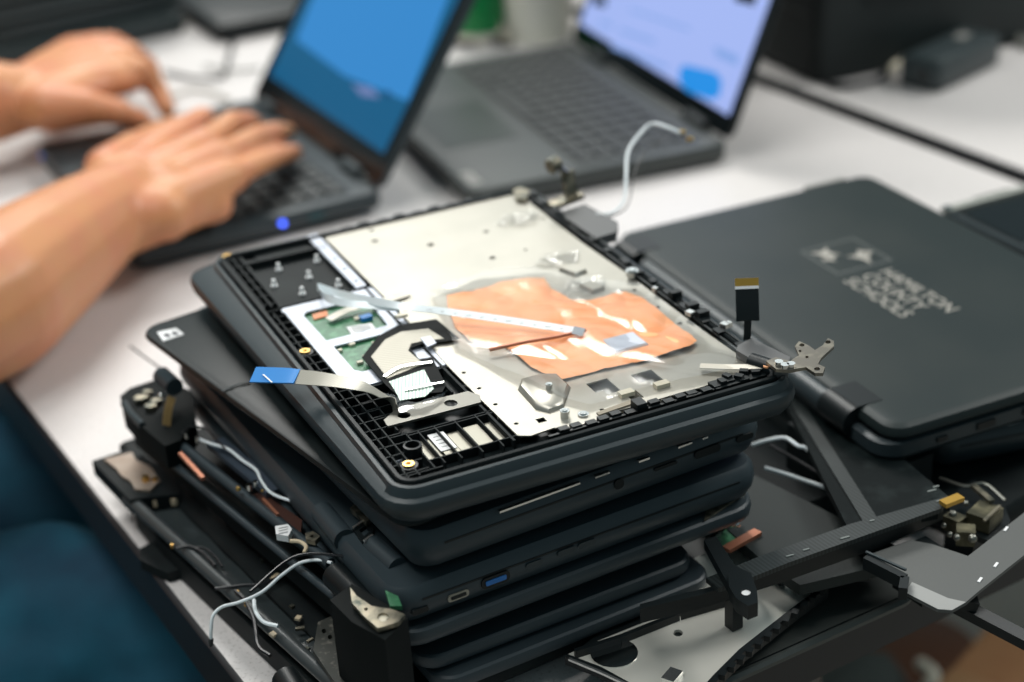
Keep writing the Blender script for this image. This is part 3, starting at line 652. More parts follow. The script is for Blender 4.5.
px([(350, 587), (357, 596), (372, 606), (392, 609), (405, 614), (398, 622), (378, 628), (366, 618), (352, 603)], .0462, .0484, 'star_bracket', hinge_m, 'worn pale steel hinge bracket', hf, [eh(383, 617, 6, 4.4), eh(366, 609, 2, 1.6)], MH)
x, y = PL(MH, 383, 618, .047); MB().box((x, y, .0466), (.006, .004, .001), .5).build('tan_spot', cream, hf)
px([(385, 590), (398, 596), (402, 606), (390, 606)], .046, .048, 'green_board', pcb, None, hf, (), MH)
lb = px([(275, 526), (288, 524), (292, 529), (288, 536), (276, 534)], .034, .0375, 'white_label', paper, 'small white paper label', hf, (), MH)
m = MB()
for k in range(3): 
    x, y = PL(MH, 283, 527+2.6*k, .038); m.box((x, y, .0378), (.0045, .0004, .0002), -.3)
m.each('label_print', greyink, lb)
px([(305, 533), (313, 531), (320, 536), (315, 541), (306, 539)], .034, .0365, 'hinge_eye', hinge_m, None, hf, [eh(312, 536, 1.8, 1.5)], MH)
m = MB(); m.tube([(*PL(MH, u, v, .036), .0355) for u, v in ((290, 540), (300, 541), (306, 546), (304, 552))], .0010, 8); m.build('tan_wire', tape, hf)
m = MB()
for u, v, r_ in ((238, 487, 2.2), (262, 489, 1.4), (351, 520, 3), (346, 516, 2.5), (302, 509, 2.4), (362, 552, 1.6), (358, 547, 1.6)):
    x, y = PL(MH, u, v, .037); m.sphere((x, y, .036), r_*.0006, 7)
m.each('small_screw', gold, hf)
m = MB()
for u, v, r_ in ((249, 485, 3.0), (197, 438, 2.0), (186, 434, 1.8), (255, 482, 2)):
    x, y = PL(MH, u, v, .038); m.cyl((x, y, .037), r_*.0006, .003, 10)
m.each('bright_screw', chrome, hf)
px([(250, 495), (262, 492), (302, 520), (300, 540), (280, 522), (262, 512)], .028, .031, 'brown_board', mat('dark_brown_board', (.05, .018, .012), .45), None, hf, (), MH)
m = MB(); m.tube([(*PL(MH, u, v, .040), .039) for u, v in ((180, 432), (190, 425), (205, 427), (215, 437), (225, 447))], .0005, 6); m.tube([(*PL(MH, u, v, .040), .039) for u, v in ((250, 590), (285, 560), (310, 552), (350, 555))], .0007, 6); m.tube([(*PL(MH, u, v, .042), .041) for u, v in ((304, 503), (312, 506), (320, 512))], .0006, 6); m.each('black_cable', wireb, hf)

# ------------------------------------------------------------------ closed school laptop on the right
M20 = frame(.524, .528, .0435, 6.0)
M2C = frame(.5235, .5325, .048, -6.8)
sch = thing('closed_laptop', 'closed dark laptop with HAMILTON COUNTY SCHOOLS printed on its lid', 'laptop', M2C)
LW, LL = .202, .298
m = MB(); slab(m, 0, .002, LW, LL, .014, [(.008, 0), (.002, .0010), (.0, .004), (.0002, .0108), (.002, .0120)]); m.build('base', slate, sch)
m = MB(); slab(m, 0, .002, LW, LL, .014, [(.004, .0120), (.004, .0134)], False, False); m.build('seam', black, sch)
m = MB(); slab(m, .004, .0012, LW, LL, .012, [(.004, .0132), (.0012, .0137), (0, .0150), (0, .0165), (.0012, .0195), (.0035, .0208), (.006, .0212)]); m.build('lid', lidmat, sch)
m = MB(); m.tube([(.0035, .048, .0120), (.0035, .254, .0120)], .0070, 16, False); m.build('hinge_spine', slate, sch)
for y in (.030, .262):
    m = MB(); m.tube([(.0035, y, .0125), (.0035, y+.024, .0125)], .0088, 18, False); m.b2(.003, y, .0130, .019, y+.024, .0215); m.build('hinge', black, sch, 'black hinge knuckle')
def sport(x, z, w, h, nm): MB().b2(x-w/2, .0012, z-h/2, x+w/2, .0030, z+h/2).build(nm, black, sch)
sport(.036, .0072, .0065, .0026, 'lock_slot'); sport(.064, .0076, .0115, .0038, 'usb_port'); sport(.092, .0076, .008, .003, 'charging_port'); sport(.125, .0078, .014, .003, 'card_slot')
m = MB(); m.plate([(.150, .2955), (.182, .2955), (.182, .2988), (.150, .2988)], .0150, .0216); m.build('lid_latch', mat('latch_grey', (.34, .33, .31), .4), sch)
def text(body, x, y, z, size, mt, parent, rz, name='lettering', ext=.00006, sx=1., bold=0.):
    c = bpy.data.curves.new(name, 'FONT'); c.body = body; c.size = size; c.extrude = ext; c.offset = bold
    o = bpy.data.objects.new(name, c); COL.objects.link(o)
    bpy.context.view_layer.update()
    me = bpy.data.meshes.new_from_object(o.evaluated_get(bpy.context.evaluated_depsgraph_get()))
    bpy.data.objects.remove(o); o = bpy.data.objects.new(name, me); COL.objects.link(o)
    me.materials.clear(); me.materials.append(mt)
    me.transform(Matrix.Translation((x, y, z)) @ Matrix.Rotation(rz, 4, 'Z') @ Matrix.Diagonal((sx, 1, 1, 1)))
    o.parent = parent; return o
ZL = .02125
def sl2(u, v): return PL(M2C, u, v, ZL)
cA, cB, cD = Vector(sl2(800, 250)), Vector(sl2(858, 239)), Vector(sl2(838, 276))
h_ = .0135; 
for k, wd in enumerate(('HAMILTON', 'COUNTY', 'SCHOOLS')):
    p = Vector(sl2(849, 279)) + Vector((.0335-.0128*(k+1)*1.0, 0)); text(wd, p.x, p.y, ZL, .0138, logo_m, sch, -math.pi/2, sx=.94, bold=0.)
bx0, by0 = cD.x, cD.y
m = MB(); a0, a1, b0, b1 = cD.x+.001, cD.x+.041, cD.y+.002, cD.y+.042
m.plate([(a0, b0), (a1, b0), (a1, b1), (a0, b1)], ZL-.0002, ZL+.00012, [[(a0+.0012, b0+.0012), (a1-.0012, b0+.0012), (a1-.0012, b1-.0012), (a0+.0012, b1-.0012)]])
m.build('logo_frame', mat('logo_line', (.10, .11, .105), .5), sch, 'square outline of the printed emblem')
def star(mb, cx, cy, r, n, r2, ph):
    mb.plate([(cx+(r if k % 2 == 0 else r2)*math.cos(ph+math.pi*k/n), cy+(r if k % 2 == 0 else r2)*math.sin(ph+math.pi*k/n)) for k in range(2*n)], ZL-.0002, ZL+.00012)
m = MB(); star(m, a0+.028, b0+.013, .0105, 3, .0030, .4); star(m, a0+.011, b0+.029, .0095, 4, .0035, .9); star(m, a0+.031, b0+.018, .006, 4, .0025, 0); star(m, a0+.009, b0+.022, .006, 4, .0025, .2)
m.each('logo_mark', logo_m, sch)

# laptops under and around it
u1, MU1 = base(.570, .545, .0225, -16, .200, .275, .0200, 'grey laptop base lying under the closed school laptop', mt=slate)
MB().box((.050, .006, .0206), (.013, .006, .0016), .2).build('white_switch', paper, u1)
u2, MU2 = panel(.540, .600, .0012, -7, .20, .24, .0200, 'black laptop bottom lowest under the school laptop', mt=blackm, name='laptop', cat='laptop')
Pr, Qr = W(938, 209, .0585), W(1045, 180, .0585)
rt = thing('opened_lid', 'dark screen lid lying at the right edge behind the school laptop', 'laptop lid', frame(Pr.x, Pr.y, .0445, math.degrees(math.atan2(Qr.y-Pr.y, Qr.x-Pr.x))))
slab_m = MB(); slab(slab_m, 0, -.27, .20, 0, .008, [(.003, 0), (0, .003), (0, .0115), (.001, .0125)]); slab_m.build('back_cover', blackm, rt)
MB().plate(rr(.010, -.262, .19, -.012, .004), .0125, .0131).build('screen', gloss, rt)
rimm = mat('rim_light', (.30, .31, .28), .45)
MB().b2(.001, -.0075, .0125, .199, -.001, .0150).build('grey_rim', rimm, rt, 'light grey rim')
MB().b2(.001, -.268, .0125, .0045, -.0085, .0140).build('grey_rim', slate, rt)
MB().cyl((.004, -.0045, .0156), .003, .0014).build('bright_screw', chrome, rt)
MB().cyl((.010, -.075, .0136), .0022, .0012).build('bright_screw', chrome, rt)
MB().b2(.035, .0002, .003, .065, .006, .0120).build('hinge', black, rt)

# ------------------------------------------------------------------ loose pile between the stacks
# long dusty keyboard frame leaning across
MD = frame(.50, .50, .0455, 0)
df = thing('stripped_keyboard_deck', 'dusty black keyboard frame in the pile between the two stacks, ribbed along one side', 'laptop part', MD)
px([(770, 372), (800, 372), (948, 496), (938, 512), (900, 520), (850, 532)], .000, .004, 'frame_panel', dusty, None, df, (), MD)
px([(780, 385), (792, 385), (880, 522), (866, 526)], .004, .0048, 'ribbed_band', weave, None, df, (), MD)
nb = px([(948, 496), (942, 508), (880, 530), (790, 562), (740, 582), (718, 588), (706, 578), (760, 556), (850, 524)], .004, .0065, 'ribbed_rail', weave, 'ribbed rail', df, (), MD)
px([(944, 506), (880, 534), (790, 566), (700, 595), (640, 609), (640, 604), (706, 588), (790, 561), (900, 522)], -.004, .0038, 'dark_skirt', black, None, df, (), MD)
m = MB()
for u, v, a_ in ((790, 555, 5), (806, 549, 4), (845, 537, 6), (872, 520, 3), (932, 490, 6), (940, 500, 5), (936, 486, 4)):
    x, y = PL(MD, u, v, .007); m.box((x, y, .0067), (a_*.0008, .0009, .0004), -.2)
m.each('worn_glue', mat('worn_glue', (.18, .20, .19), .5), df)
x, y = PL(MD, 952, 498, .01); MB().box((x, y, .0085), (.0115, .0050, .0022), -.05).build('gold_tab', mat('gold_contacts', (.62, .36, .07), .35, .7), df, 'small golden tab')
for p in ((.045, .045), (.03, .09)): MB().b2(p[0]-.012, p[1]-.012, -.0440, p[0]+.012, p[1]+.012, .0005).build('stand_foot', blackm, df)
n2, MN2 = panel(.470, .570, .0012, -6, .066, .255, .0170, 'black laptop part lying deep in the gap between the tall stack and the school laptop', mt=blackm, name='laptop', cat='laptop')
# grey lid below with white wires
ML = frame(.0, .0, .0285, 0)
gl = thing('detached_laptop_lid', 'dark grey lid lying in the pile under two white wires', 'laptop lid', ML)
px([(690, 470), (712, 452), (745, 470), (900, 548), (905, 560), (800, 585), (762, 560), (700, 505)], 0, .006, 'back_cover', mat('shaded_pile_lid', (.015, .021, .020), .55, bump=(900, .35, .0003), spec=.3), None, gl, (), ML)  # base colour darkened to carry the school laptop's shade over the pile
px([(690, 470), (712, 452), (745, 470), (900, 548), (870, 570), (780, 575), (762, 560), (700, 505)], -.0065, 0, 'underside', black, None, gl, (), ML)
wire([(752, 445, .046), (768, 440, .049), (785, 438, .050), (798, 446, .049), (808, 450, .047), (826, 474, .042), (843, 494, .038), (858, 501, .0365), (868, 503, .0362)], .0010, 'loose_wire', wirew, 'white wire arching over the dark grey lid, right of the tall stack')
wire([(765, 468, .0375), (785, 474, .0370), (812, 483, .0365), (842, 493, .0365)], .0011, 'loose_wire', wirew, 'straight white wire lying on the dark grey lid, right of the tall stack')
wire([(770, 445, .041), (800, 462, .038), (826, 478, .036)], .0009, 'loose_wire', wireb, 'dark wire between the two white wires in the pile', 'wire')
# silver backplate
MP = frame(0, 0, .0145, 0)
sv = thing('silver_backplate', 'bare silver laptop plate at the bottom of the pile, black clips along its edges', 'laptop part', MP)
sp_o = [(566, 655), (600, 640), (700, 600), (690, 560), (735, 542), (780, 556), (832, 570), (826, 588), (770, 632), (716, 682), (700, 700), (672, 700), (640, 690)]
m = MB().plate([PL(MP, u, v, .006) for u, v in sp_o], .0045, .0060, [[PL(MP, u, v, .006) for u, v in eh(678, 633, 5, 3.5)]]); m.build('metal_plate', mat('satin_silver', (.86, .84, .76), .34, .4, vary=(9, (.74, .72, .65), .4, .65)), sv)
px([(575, 652), (690, 560), (735, 548), (828, 574), (760, 632), (690, 690), (640, 682)], -.0035, .0044, 'lower_shell', black, None, sv, (), MP)
m = MB(); pts = [(826, 586), (797, 607), (770, 628), (742, 650), (716, 676), (700, 694)]
pbar(pts, .0085, .0028, .0060, m, MP)
for k in range(14):
    t = k/13; u, v = 822+(705-822)*t, 590+(690-590)*t; m.box((*PL(MP, u, v, .009), .0088), (.004, .003, .003), R(35))
pbar([(566, 655), (600, 668), (640, 690)], .0085, .0020, .0050, m, MP)
pbar([(575, 650), (620, 636), (680, 612), (735, 596)], .0100, .0024, .0060, m, MP); m.each('edge_clip', black, sv)
m = MB()
for u, v, w, h in ((672, 676, 10, 7), (678, 610, 12, 9), (700, 604, 5, 4), (790, 581, 4, 4)):
    m.box((*PL(MP, u, v, .0075), .0072), (w*.0009, h*.0009, .0026), R(25))
m.each('metal_tab', alu2, sv)
m = MB(); m.cyl((*PL(MP, 789, 584, .008), .0085), .0028, .0055, 14); m.cyl((*PL(MP, 614, 650, .008), .0063), .011, .0006, 24); m.each('standoff', chrome, sv)
m = MB(); pbar([(569, 658), (600, 671), (645, 692)], .0092, .0012, .0012, m, MP); m.build('bright_rim', alu2, sv)
# black arm with a white spot, and small board
MA = frame(0, 0, .0530, 0)
ar = thing('bracket_arm', 'small black arm with an oval white opening, lying across the silver plate', 'laptop part', MA)
px([(704, 540), (716, 536), (738, 570), (728, 584)], .0, .005, 'arm', black, None, ar, (), MA)
eb = px([(728, 574), (738, 567), (751, 573), (757, 590), (758, 602), (748, 606), (736, 598), (729, 586)], .0, .0075, 'end_block', black, None, ar, [eh(746, 592, 5.0, 3.4)], MA)
MB().plate([PL(MA, u, v, .0070) for u, v in eh(746, 592, 5.2, 3.6)], .0050, .0068).build('white_insert', paper, ar)
MB().b2(*PL(MA, 733, 575, .0), -.0320, *[c+.006 for c in PL(MA, 733, 575, .0)], .0).build('stand_foot', black, ar)
bd = thing('circuit_board', 'small green board with copper bar and screws, beside the lower right of the tall stack', 'circuit board', frame(0, 0, .0320, 0)); MBd = WM[bd.name]
px([(716, 535), (735, 524), (740, 540), (722, 550)], 0, .002, 'board', pcb, None, bd, (), MBd)
m = MB(); pbar([(726, 548), (758, 530)], .0045, .005, .002, m, MBd); m.build('copper_bar', coppert, bd)
m = MB()
for u, v in ((738, 506), (737, 517), (732, 517), (735, 510)): m.sphere((*PL(MBd, u, v, .014), .010), .0019, 7)
m.tube([(*PL(MBd, 738, 506, .010), .010), (*PL(MBd, 736, 518, .008), .008), (*PL(MBd, 722, 530, .004), .0025)], .0012, 6)
m.each('screw', chrome, bd)
# hinge parts to the right
MG = frame(0, 0, .026, 0)
hg = thing('hinge_assembly', 'olive metal hinge assembly at the right under the school laptop', 'laptop part', MG)
px([(945, 500), (960, 488), (975, 480), (1002, 498), (1010, 520), (1000, 545), (960, 530)], -.0, .003, 'base_plate', black, None, hg, (), MG)
olive = mat('olive_metal', (.055, .052, .032), .45, .6, vary=(90, (.2, .18, .11), .45, .7))
m = MB()
for u, v, w, h, z, a_ in ((985, 510, 16, 14, .012, .3), (966, 528, 9, 10, .011, .8), (955, 516, 8, 10, .010, .2)): m.box((*PL(MG, u, v, z), z-.004), (w*.0009, h*.0009, .008), a_)
m.each('hinge_block', olive, hg)
m = MB(); pbar([(973, 484), (992, 500)], .014, .003, .002, m, MG); pbar([(984, 520), (1000, 505)], .014, .0015, .001, m, MG); m.each('tan_edge', hinge_m, hg)
m = MB()
for u, v, r_ in ((953, 511, 2.6), (957, 534, 2.2), (973, 535, 2.8), (966, 500, 2), (944, 522, 1.6), (950, 531, 1.8)): m.sphere((*PL(MG, u, v, .012), .010), r_*.0008, 8)
m.tube([(*PL(MG, 940, 478, .008), .008), (*PL(MG, 965, 486, .010), .010), (*PL(MG, 985, 482, .012), .011), (*PL(MG, 1005, 500, .008), .008)], .0008, 6)
m.each('screw', mat('dull_metal', (.25, .25, .22), .4, .9), hg)
MB().box((*PL(MG, 975, 512, 0), -.0125), (.020, .020, .0250)).build('stand_foot', black, hg)
# L-shaped grey bracket panel
MLP = frame(0, 0, .040, 0)
lp = thing('grey_cover_plate', 'flat grey L-shaped cover plate jutting over the table end at lower right', 'laptop part', MLP)
px([(865, 556), (910, 540), (932, 544), (968, 556), (1030, 508), (1060, 505), (1060, 530), (1028, 552), (980, 590), (966, 602), (952, 610), (938, 609), (905, 592), (902, 580), (870, 565)], .0, .0018, 'plate', mat('grey_sheet', (.095, .098, .094), .5, .1, bump=(500, .3, .0003)), None, lp, (), MLP)
px([(905, 592), (912, 582), (948, 598), (966, 602), (952, 610), (938, 609)], .0018, .0021, 'bright_patch', mat('light_grey_sheet', (.30, .30, .29), .5), None, lp, (), MLP)
m = MB(); pbar([(866, 556), (905, 576), (903, 588)], .0070, .004, .0065, m, MLP); m.build('black_fold', black, lp)
m = MB(); pbar([(866, 551), (906, 569)], .0080, .0012, .001, m, MLP); m.build('bright_rim', slate, lp)
m = MB()
for u, v in ((980, 580), (1006, 529), (996, 590 - 25)): m.box((*PL(MLP, u, v, .002), .0020), (.004, .0012, .0006), .4)
m.each('scratch', paper, lp)
MB().box((*PL(MLP, 925, 552, 0), -.011), (.02, .02, .0218)).build('stand_foot', black, lp)
# closed laptop overhanging the table end
MO = frame(.345, .4860, .0012, -1.0)
ov = thing('closed_laptop', 'closed dark laptop lowest in the pile, overhanging the table end', 'laptop', MO)
m = MB(); slab(m, 0, 0, .160, .29, .012, [(.010, 0), (.004, .001), (.0005, .004), (0, .0065), (.0014, .0082)]); m.build('base', mat('worn_grey_plastic', (.055, .062, .058), .5), ov)
m = MB(); slab(m, .0, .0, .160, .29, .012, [(.003, .0082), (.003, .0092)], False, False); m.build('seam', black, ov)
# dark strip crossing lower right
o = MB(); o.bar(W(948, 600, .030), W(1040, 648, .016), .008, .005); o.bar(W(955, 597, .033), W(975, 602, .030), .012, .006)
so = o.build('trim_strip', black); tag(so, 'long black trim strip sticking out over the cardboard box at lower right', 'laptop part')
# black lids further right in the pile
n1, MN = panel(.560, .500, .0012, 8, .22, .12, .0170, 'black laptop piece lying flat at the table end under the grey cover plate', mt=blackm, name='laptop', cat='laptop')

# ------------------------------------------------------------------ keyboard helper and open laptops
def copy_child(o, parent, loc, me_mat=None):
    c = o.copy(); COL.objects.link(c); c.parent = parent; c.location = loc; return c
def keyboard(parent, x0, y0, x1, y1, z, rows=6, cols=15, kb=blackm):
    k = MB().b2(min(x0, x1)-.002, min(y0, y1)-.002, z-.0006, max(x0, x1)+.002, max(y0, y1)+.002, z).build('keyboard', kb, parent)
    px_, py_ = abs(x1-x0)/rows, abs(y1-y0)/cols
    m = MB(); w, l = px_*.84/2, py_*.84/2
    m.loft([[(*p, zz) for p in rr(-w, -l, w, l, .0012, i, 2)] for i, zz in ((0, 0), (0, .0011), (.0006, .0016))], False, True)
    first = None
    lg = MB().plate([(-.0014, -.0016), (.0016, -.0016), (.0016, .0012), (-.0014, .0012)], .0016, .0017)
    lo = None
    for r_ in range(rows):
        for c_ in range(cols):
            if r_ == 0 and 4 <= c_ <= 8: continue
            loc = (min(x0, x1)+(r_+.5)*px_, max(y0, y1)-(c_+.5)*py_, z)
            if first is None:
                first = m.build('key', keym, k); first.location = loc; kk = first
            else: kk = copy_child(first, k, loc)
    m = MB().loft([[(*p, zz) for p in rr(-w, -l*5.4, w, l*5.4, .0012, i, 2)] for i, zz in ((0, 0), (0, .0011), (.0006, .0016))], False, True)
    s = m.build('space_bar', keym, k); s.location = (min(x0, x1)+.5*px_, max(y0, y1)-6.5*py_, z)
    m = MB()
    for r_ in range(rows):
        for c_ in range(cols):
            if r_ == 0 and 3 <= c_ <= 9: continue
            m.box((min(x0, x1)+(r_+.62)*px_, max(y0, y1)-(c_+.4)*py_, z+.0017), (.0024, .0020, .0002))
    m.build('key_legends', keyl, k)
    return k

# laptop being typed on
M3L = frame(.333, 1.1175, .0015, -3.4)
tl = thing('laptop', 'open laptop with blue screen being typed on by two hands', 'laptop', M3L)
w3, l3 = .203, .280
m = MB(); slab(m, 0, 0, w3, l3, .010, [(.014, 0), (.010, .0025), (.001, .0045), (0, .007), (0, .0150), (.0012, .0180), (.0025, .0185)]); m.build('base', slate, tl)
keyboard(tl, .082, .012, .178, l3-.012, .0188)
MB().plate(rr(.012, .095, .076, .195, .004), .0184, .0188).build('touchpad', blackm, tl)
for y in (.036, .225):
    MB().tube([(w3-.003, y, .0200), (w3-.003, y+.030, .0200)], .0062, 14, False).build('hinge', slate, tl)
MB().cyl((.205, .028, .0198), .006, .006, 16).build('hinge_cap', alu2, tl, 'pale hinge cap')
MB().cyl((.118, -.0006, .0115), .0022, .002, 14, 'Y').build('power_light', led, tl, 'blue glowing power light')
MB().b2(.140, -.0008, .008, .152, .001, .0130).build('usb_port', mat('port_teal', (.0, .05, .06), .4), tl)
MB().box((.000, .262, .0130), (.002, .006, .003)).build('status_light', mat('dim_blue', (.0, .03, .2), .3, emit=((.01, .10, .55), .7)), tl)
MLd = M3L @ Matrix.Translation((w3-.004, 0, .0205)) @ Matrix.Rotation(R(-60), 4, 'Y')
def lid(parent, Mpar, Ml, l, h, screenmat, bez=.016, bot=.026, mt=slate):
    Mi = Mpar.inverted() @ Ml
    def bd(mb, name, m_, par=parent, lab=None):
        mb.v = [Mi @ v for v in mb.v]; return mb.build(name, m_, par, lab)
    # local: x up along lid, y along hinge, z towards back (screen faces +z flipped)
    m = MB(); slab(m, 0, 0, h, l, .010, [(.002, -.006), (0, -.004), (0, -.0005), (.001, 0)]); L = bd(m, 'lid', mt)
    MB()
    m = MB().plate(rr(.002, .002, h-.002, l-.002, .008), 0, .0006); bd(m, 'bezel', gloss, L)
    m = MB().plate([(bot, bez), (h-bez, bez), (h-bez, l-bez), (bot, l-bez)], .0006, .0010); s = bd(m, 'screen', screenmat, L, 'glowing screen')
    return L, s, bd
# frame for the screen: local z must face the user
MLd = M3L @ Matrix.Translation((w3-.004, 0, .0195)) @ Matrix.Rotation(R(-56), 4, 'Y')
Ld, scr, bd = lid(tl, M3L, MLd, l3, .198, scr_dk)
def sp3(u, v): return PL(MLd, u, v, .001)
m = MB().plate([sp3(*p) for p in ((296, 40), (312, 0), (330, -40), (470, -40), (447, 0), (432, 40), (408, 101), (345, 76))], .0010, .0012); bd(m, 'window_panel', scr_bl, Ld)
m = MB().plate([sp3(*p) for p in ((352, 84), (372, 88), (380, 98), (362, 96))], .0012, .0013); bd(m, 'window_panel', scr_pk, Ld)
m = MB().plate([sp3(*p) for p in ((384, 91), (390, 91), (392, 97), (386, 98))], .0012, .0013); bd(m, 'screen_icon', scr_ic, Ld)

# second open laptop
M4L = frame(.587, 1.060, .0015, -10.5)
t4l = thing('laptop', 'larger open laptop with pale lilac screen, standing unused behind the tall stack', 'laptop', M4L)
w4, l4 = .226, .325
m = MB(); slab(m, 0, 0, w4, l4, .010, [(.010, 0), (.002, .0012), (0, .006), (0, .0140), (.0012, .0168), (.0025, .0172)]); m.build('base', mat('second_laptop_plastic', (.045, .052, .050), .42, bump=(1500, .2, .0002)), t4l)
keyboard(t4l, .098, .014, .205, l4-.014, .0176, 6, 15, kb=mat('keyboard_well', (.03, .034, .033), .5))
MB().plate(rr(.016, .10, .082, .205, .005), .0172, .0177).build('touchpad', mat('touchpad_dark', (.03, .036, .034), .35), t4l)
MB().plate([(.006, .014), (.016, .014), (.016, .042), (.006, .042)], .0172, .0175).build('sticker', mat('sticker_grey', (.30, .29, .27), .5), t4l)
for y in (.036, .240): MB().tube([(w4-.003, y, .0190), (w4-.003, y+.036, .0190)], .0055, 14, False).build('hinge', black, t4l)
M4d = M4L @ Matrix.Translation((w4-.002, 0, .0190)) @ Matrix.Rotation(R(-68), 4, 'Y')
Ld4, scr4, bd4 = lid(t4l, M4L, M4d, l4, .225, scr_li, .010, .018, black)
def sp4(u, v): return PL(M4d, u, v, .001)
def q4(pts, mt, nm='window_panel', z=.0012): m = MB().plate([sp4(*p) for p in pts], z-.0002, z); bd4(m, nm, mt, Ld4)
q4([(680, 68), (686, 65), (715, 72), (722, 80), (720, 95), (712, 100), (688, 92), (679, 82)], scr_bb, 'chat_bubble')
q4([(620, 28), (655, 40), (655, 44), (620, 32)], scr_ln, 'text_line'); q4([(612, 44), (668, 66), (668, 70), (612, 48)], scr_ln, 'text_line')
q4([(630, 8), (690, 28), (690, 31), (630, 11)], scr_ln, 'text_line'); q4([(714, 46), (738, 56), (738, 66), (716, 56)], scr_bb if 0 else scr_ln, 'text_line'); q4([(600, 20), (612, 24), (612, 28), (600, 24)], scr_ln, 'text_line')
q4([(592, -6), (606, -3), (606, 7), (594, 5)], gloss, 'screen_icon'); q4([(735, -8), (757, -4), (754, 6), (735, 1)], gloss, 'screen_icon')

# ------------------------------------------------------------------ background things on the table
NS = 5
for k in range(NS):
    M = frame(.40+.006*(k % 2), 1.69+.004*((k*3) % 4), .0012+k*.0225, 2+1.2*((k*2) % 3)); 
    t = thing('closed_laptop', 'closed dark laptop in the blurred top left stack, ' + ['lowest', 'second from the bottom', 'third from the bottom', 'second from the top', 'topmost'][k], 'laptop', M, 'closed laptops stacked at the top left')
    m = MB(); slab(m, 0, 0, .21, .30, .012, [(.008, 0), (.001, .002), (0, .006), (.001, .0110)]); m.build('base', slats_m, t)
    m = MB(); slab(m, .0, .0, .21, .30, .012, [(.003, .0110), (.003, .0122)], False, False); m.build('seam', black, t)
    m = MB(); slab(m, .001, .0, .21, .30, .012, [(.002, .0122), (0, .0135), (0, .0190), (.003, .0215)]); m.build('lid', slats_m, t)
M = frame(.615, 1.63, .0012, -4); t = thing('closed_laptop', 'closed black laptop at the top edge, beside the blurred stack', 'laptop', M)
m = MB(); slab(m, 0, 0, .22, .31, .014, [(.008, 0), (.001, .002), (0, .006), (.001, .0100)]); m.build('base', black, t)
m = MB(); slab(m, .0, .0, .22, .31, .014, [(.002, .0104), (0, .0125), (0, .0180), (.003, .0200)]); m.build('lid', black, t)
m = MB(); slab(m, .0, .0, .22, .31, .014, [(.003, .0100), (.003, .0104)], False, False); m.build('seam', gloss, t)
def lathe(prof, n=28, c=(0, 0, 0)): return MB().loft([[(c[0]+r_*math.cos(2*math.pi*i/n), c[1]+r_*math.sin(2*math.pi*i/n), c[2]+z) for i in range(n)] for r_, z in prof], True, True)
p = W(486, 42, 0); gb = thing('bottle', 'green bottle with a pale base standing behind the open laptops', 'bottle', frame(p.x-.002, p.y+.012, .0))
lathe([(.026, .0004), (.029, .003), (.030, .010), (.030, .014)]).build('pale_base', creamp, gb)
lathe([(.0305, .0142), (.031, .018), (.031, .13), (.024, .150), (.012, .158), (.012, .18)]).build('green_body', greenp, gb)
p = W(536, 46, 0); wc = lathe([(.034, .0004), (.0345, .004), (.042, .12), (.0435, .122), (.0435, .126), (.040, .126), (.033, .008)], 32).build('paper_cup', mat('cup_cream', (.74, .73, .64), .5)); wc.location = (p.x+.022, p.y+.030, 0)
tag(wc, 'tall off-white cup standing behind the lilac-screen laptop', 'cup')
# dark equipment behind on both tables
t = thing('equipment_case', 'large black equipment case behind the lilac-screen laptop, filling the top right', 'case', frame(.990, 1.121, .0012, -8))
m = MB(); slab(m, 0, 0, .36, .60, .012, [(.003, 0), (0, .003), (0, .24), (.004, .25)]); m.build('body', mat('case_black', (.005, .009, .009), .6, vary=(20, (.008, .014, .014), .4, .7)), t)
for z in (.06, .12, .18): MB().b2(-.002, .01, z, .001, .59, z+.003).build('groove', black, t)
MB().b2(.05, -.003, .07, .31, .001, .20).build('front_panel', black, t)
t = thing('equipment_case', 'black equipment case at the top right corner, behind the power adapter', 'case', frame(1.30, 1.02, .0012, -6)); 
m = MB(); slab(m, .09, .07, .5, .135, .01, [(.003, 0), (0, .003), (0, .16), (.004, .17)]); m.build('body', mat('case_black', (.005, .009, .009), .6), t)
MB().b2(.088, .08, .03, .0915, .125, .14).build('front_panel', black, t)
# power adapter
MAd = frame(1.075, 1.005, .001, -32)
pa = thing('power_adapter', 'black brick power adapter lying on the far table', 'power adapter', frame(*W(935, 84, 0)[:2], .001, 0)); 
MAd = WM[pa.name]
aa = [PL(MAd, u, v, .030) for u, v in ((900, 52), (962, 24), (1004, 34), (938, 62))]
cc = Vector((sum(q[0] for q in aa)/4, sum(q[1] for q in aa)/4)); e1 = (Vector(aa[1])-Vector(aa[0])); ang = math.atan2(e1.y, e1.x); LA = e1.length; WA = abs((Vector(aa[3])-Vector(aa[0])).cross(e1.normalized()) if False else ((Vector(aa[3])-Vector(aa[0])).x*e1.normalized().y-(Vector(aa[3])-Vector(aa[0])).y*e1.normalized().x))
rot = Matrix.Translation((cc.x, cc.y, 0)) @ Matrix.Rotation(ang, 4, 'Z')
m = MB(); slab(m, -LA/2, -WA/2, LA/2, WA/2, .005, [(.003, 0), (.001, .0015), (0, .004), (0, .024), (.0015, .0275), (.004, .029)]); m.v = [rot @ v for v in m.v]; m.build('casing', mat('adapter_black', (.028, .040, .043), .42), pa)
m = MB().box((LA*.25, WA*.1, .0292), (.016, .010, .0006)); m.v = [rot @ v for v in m.v]; m.build('label', mat('sticker_grey', (.30, .29, .27), .5), pa)
m = MB().cyl((-LA/2-.0006, -WA*.1, .014), .005, .0015, 14, 'X'); m.v = [rot @ v for v in m.v]; m.build('socket', gloss, pa)
wire([(900, 62, .014), (893, 68, .012), (880, 78, .006), (860, 84, .004), (838, 86, .004), (826, 82, .004)], .0030, 'adapter_cable', wireb, 'black cable curling out of the power adapter', 'cable')
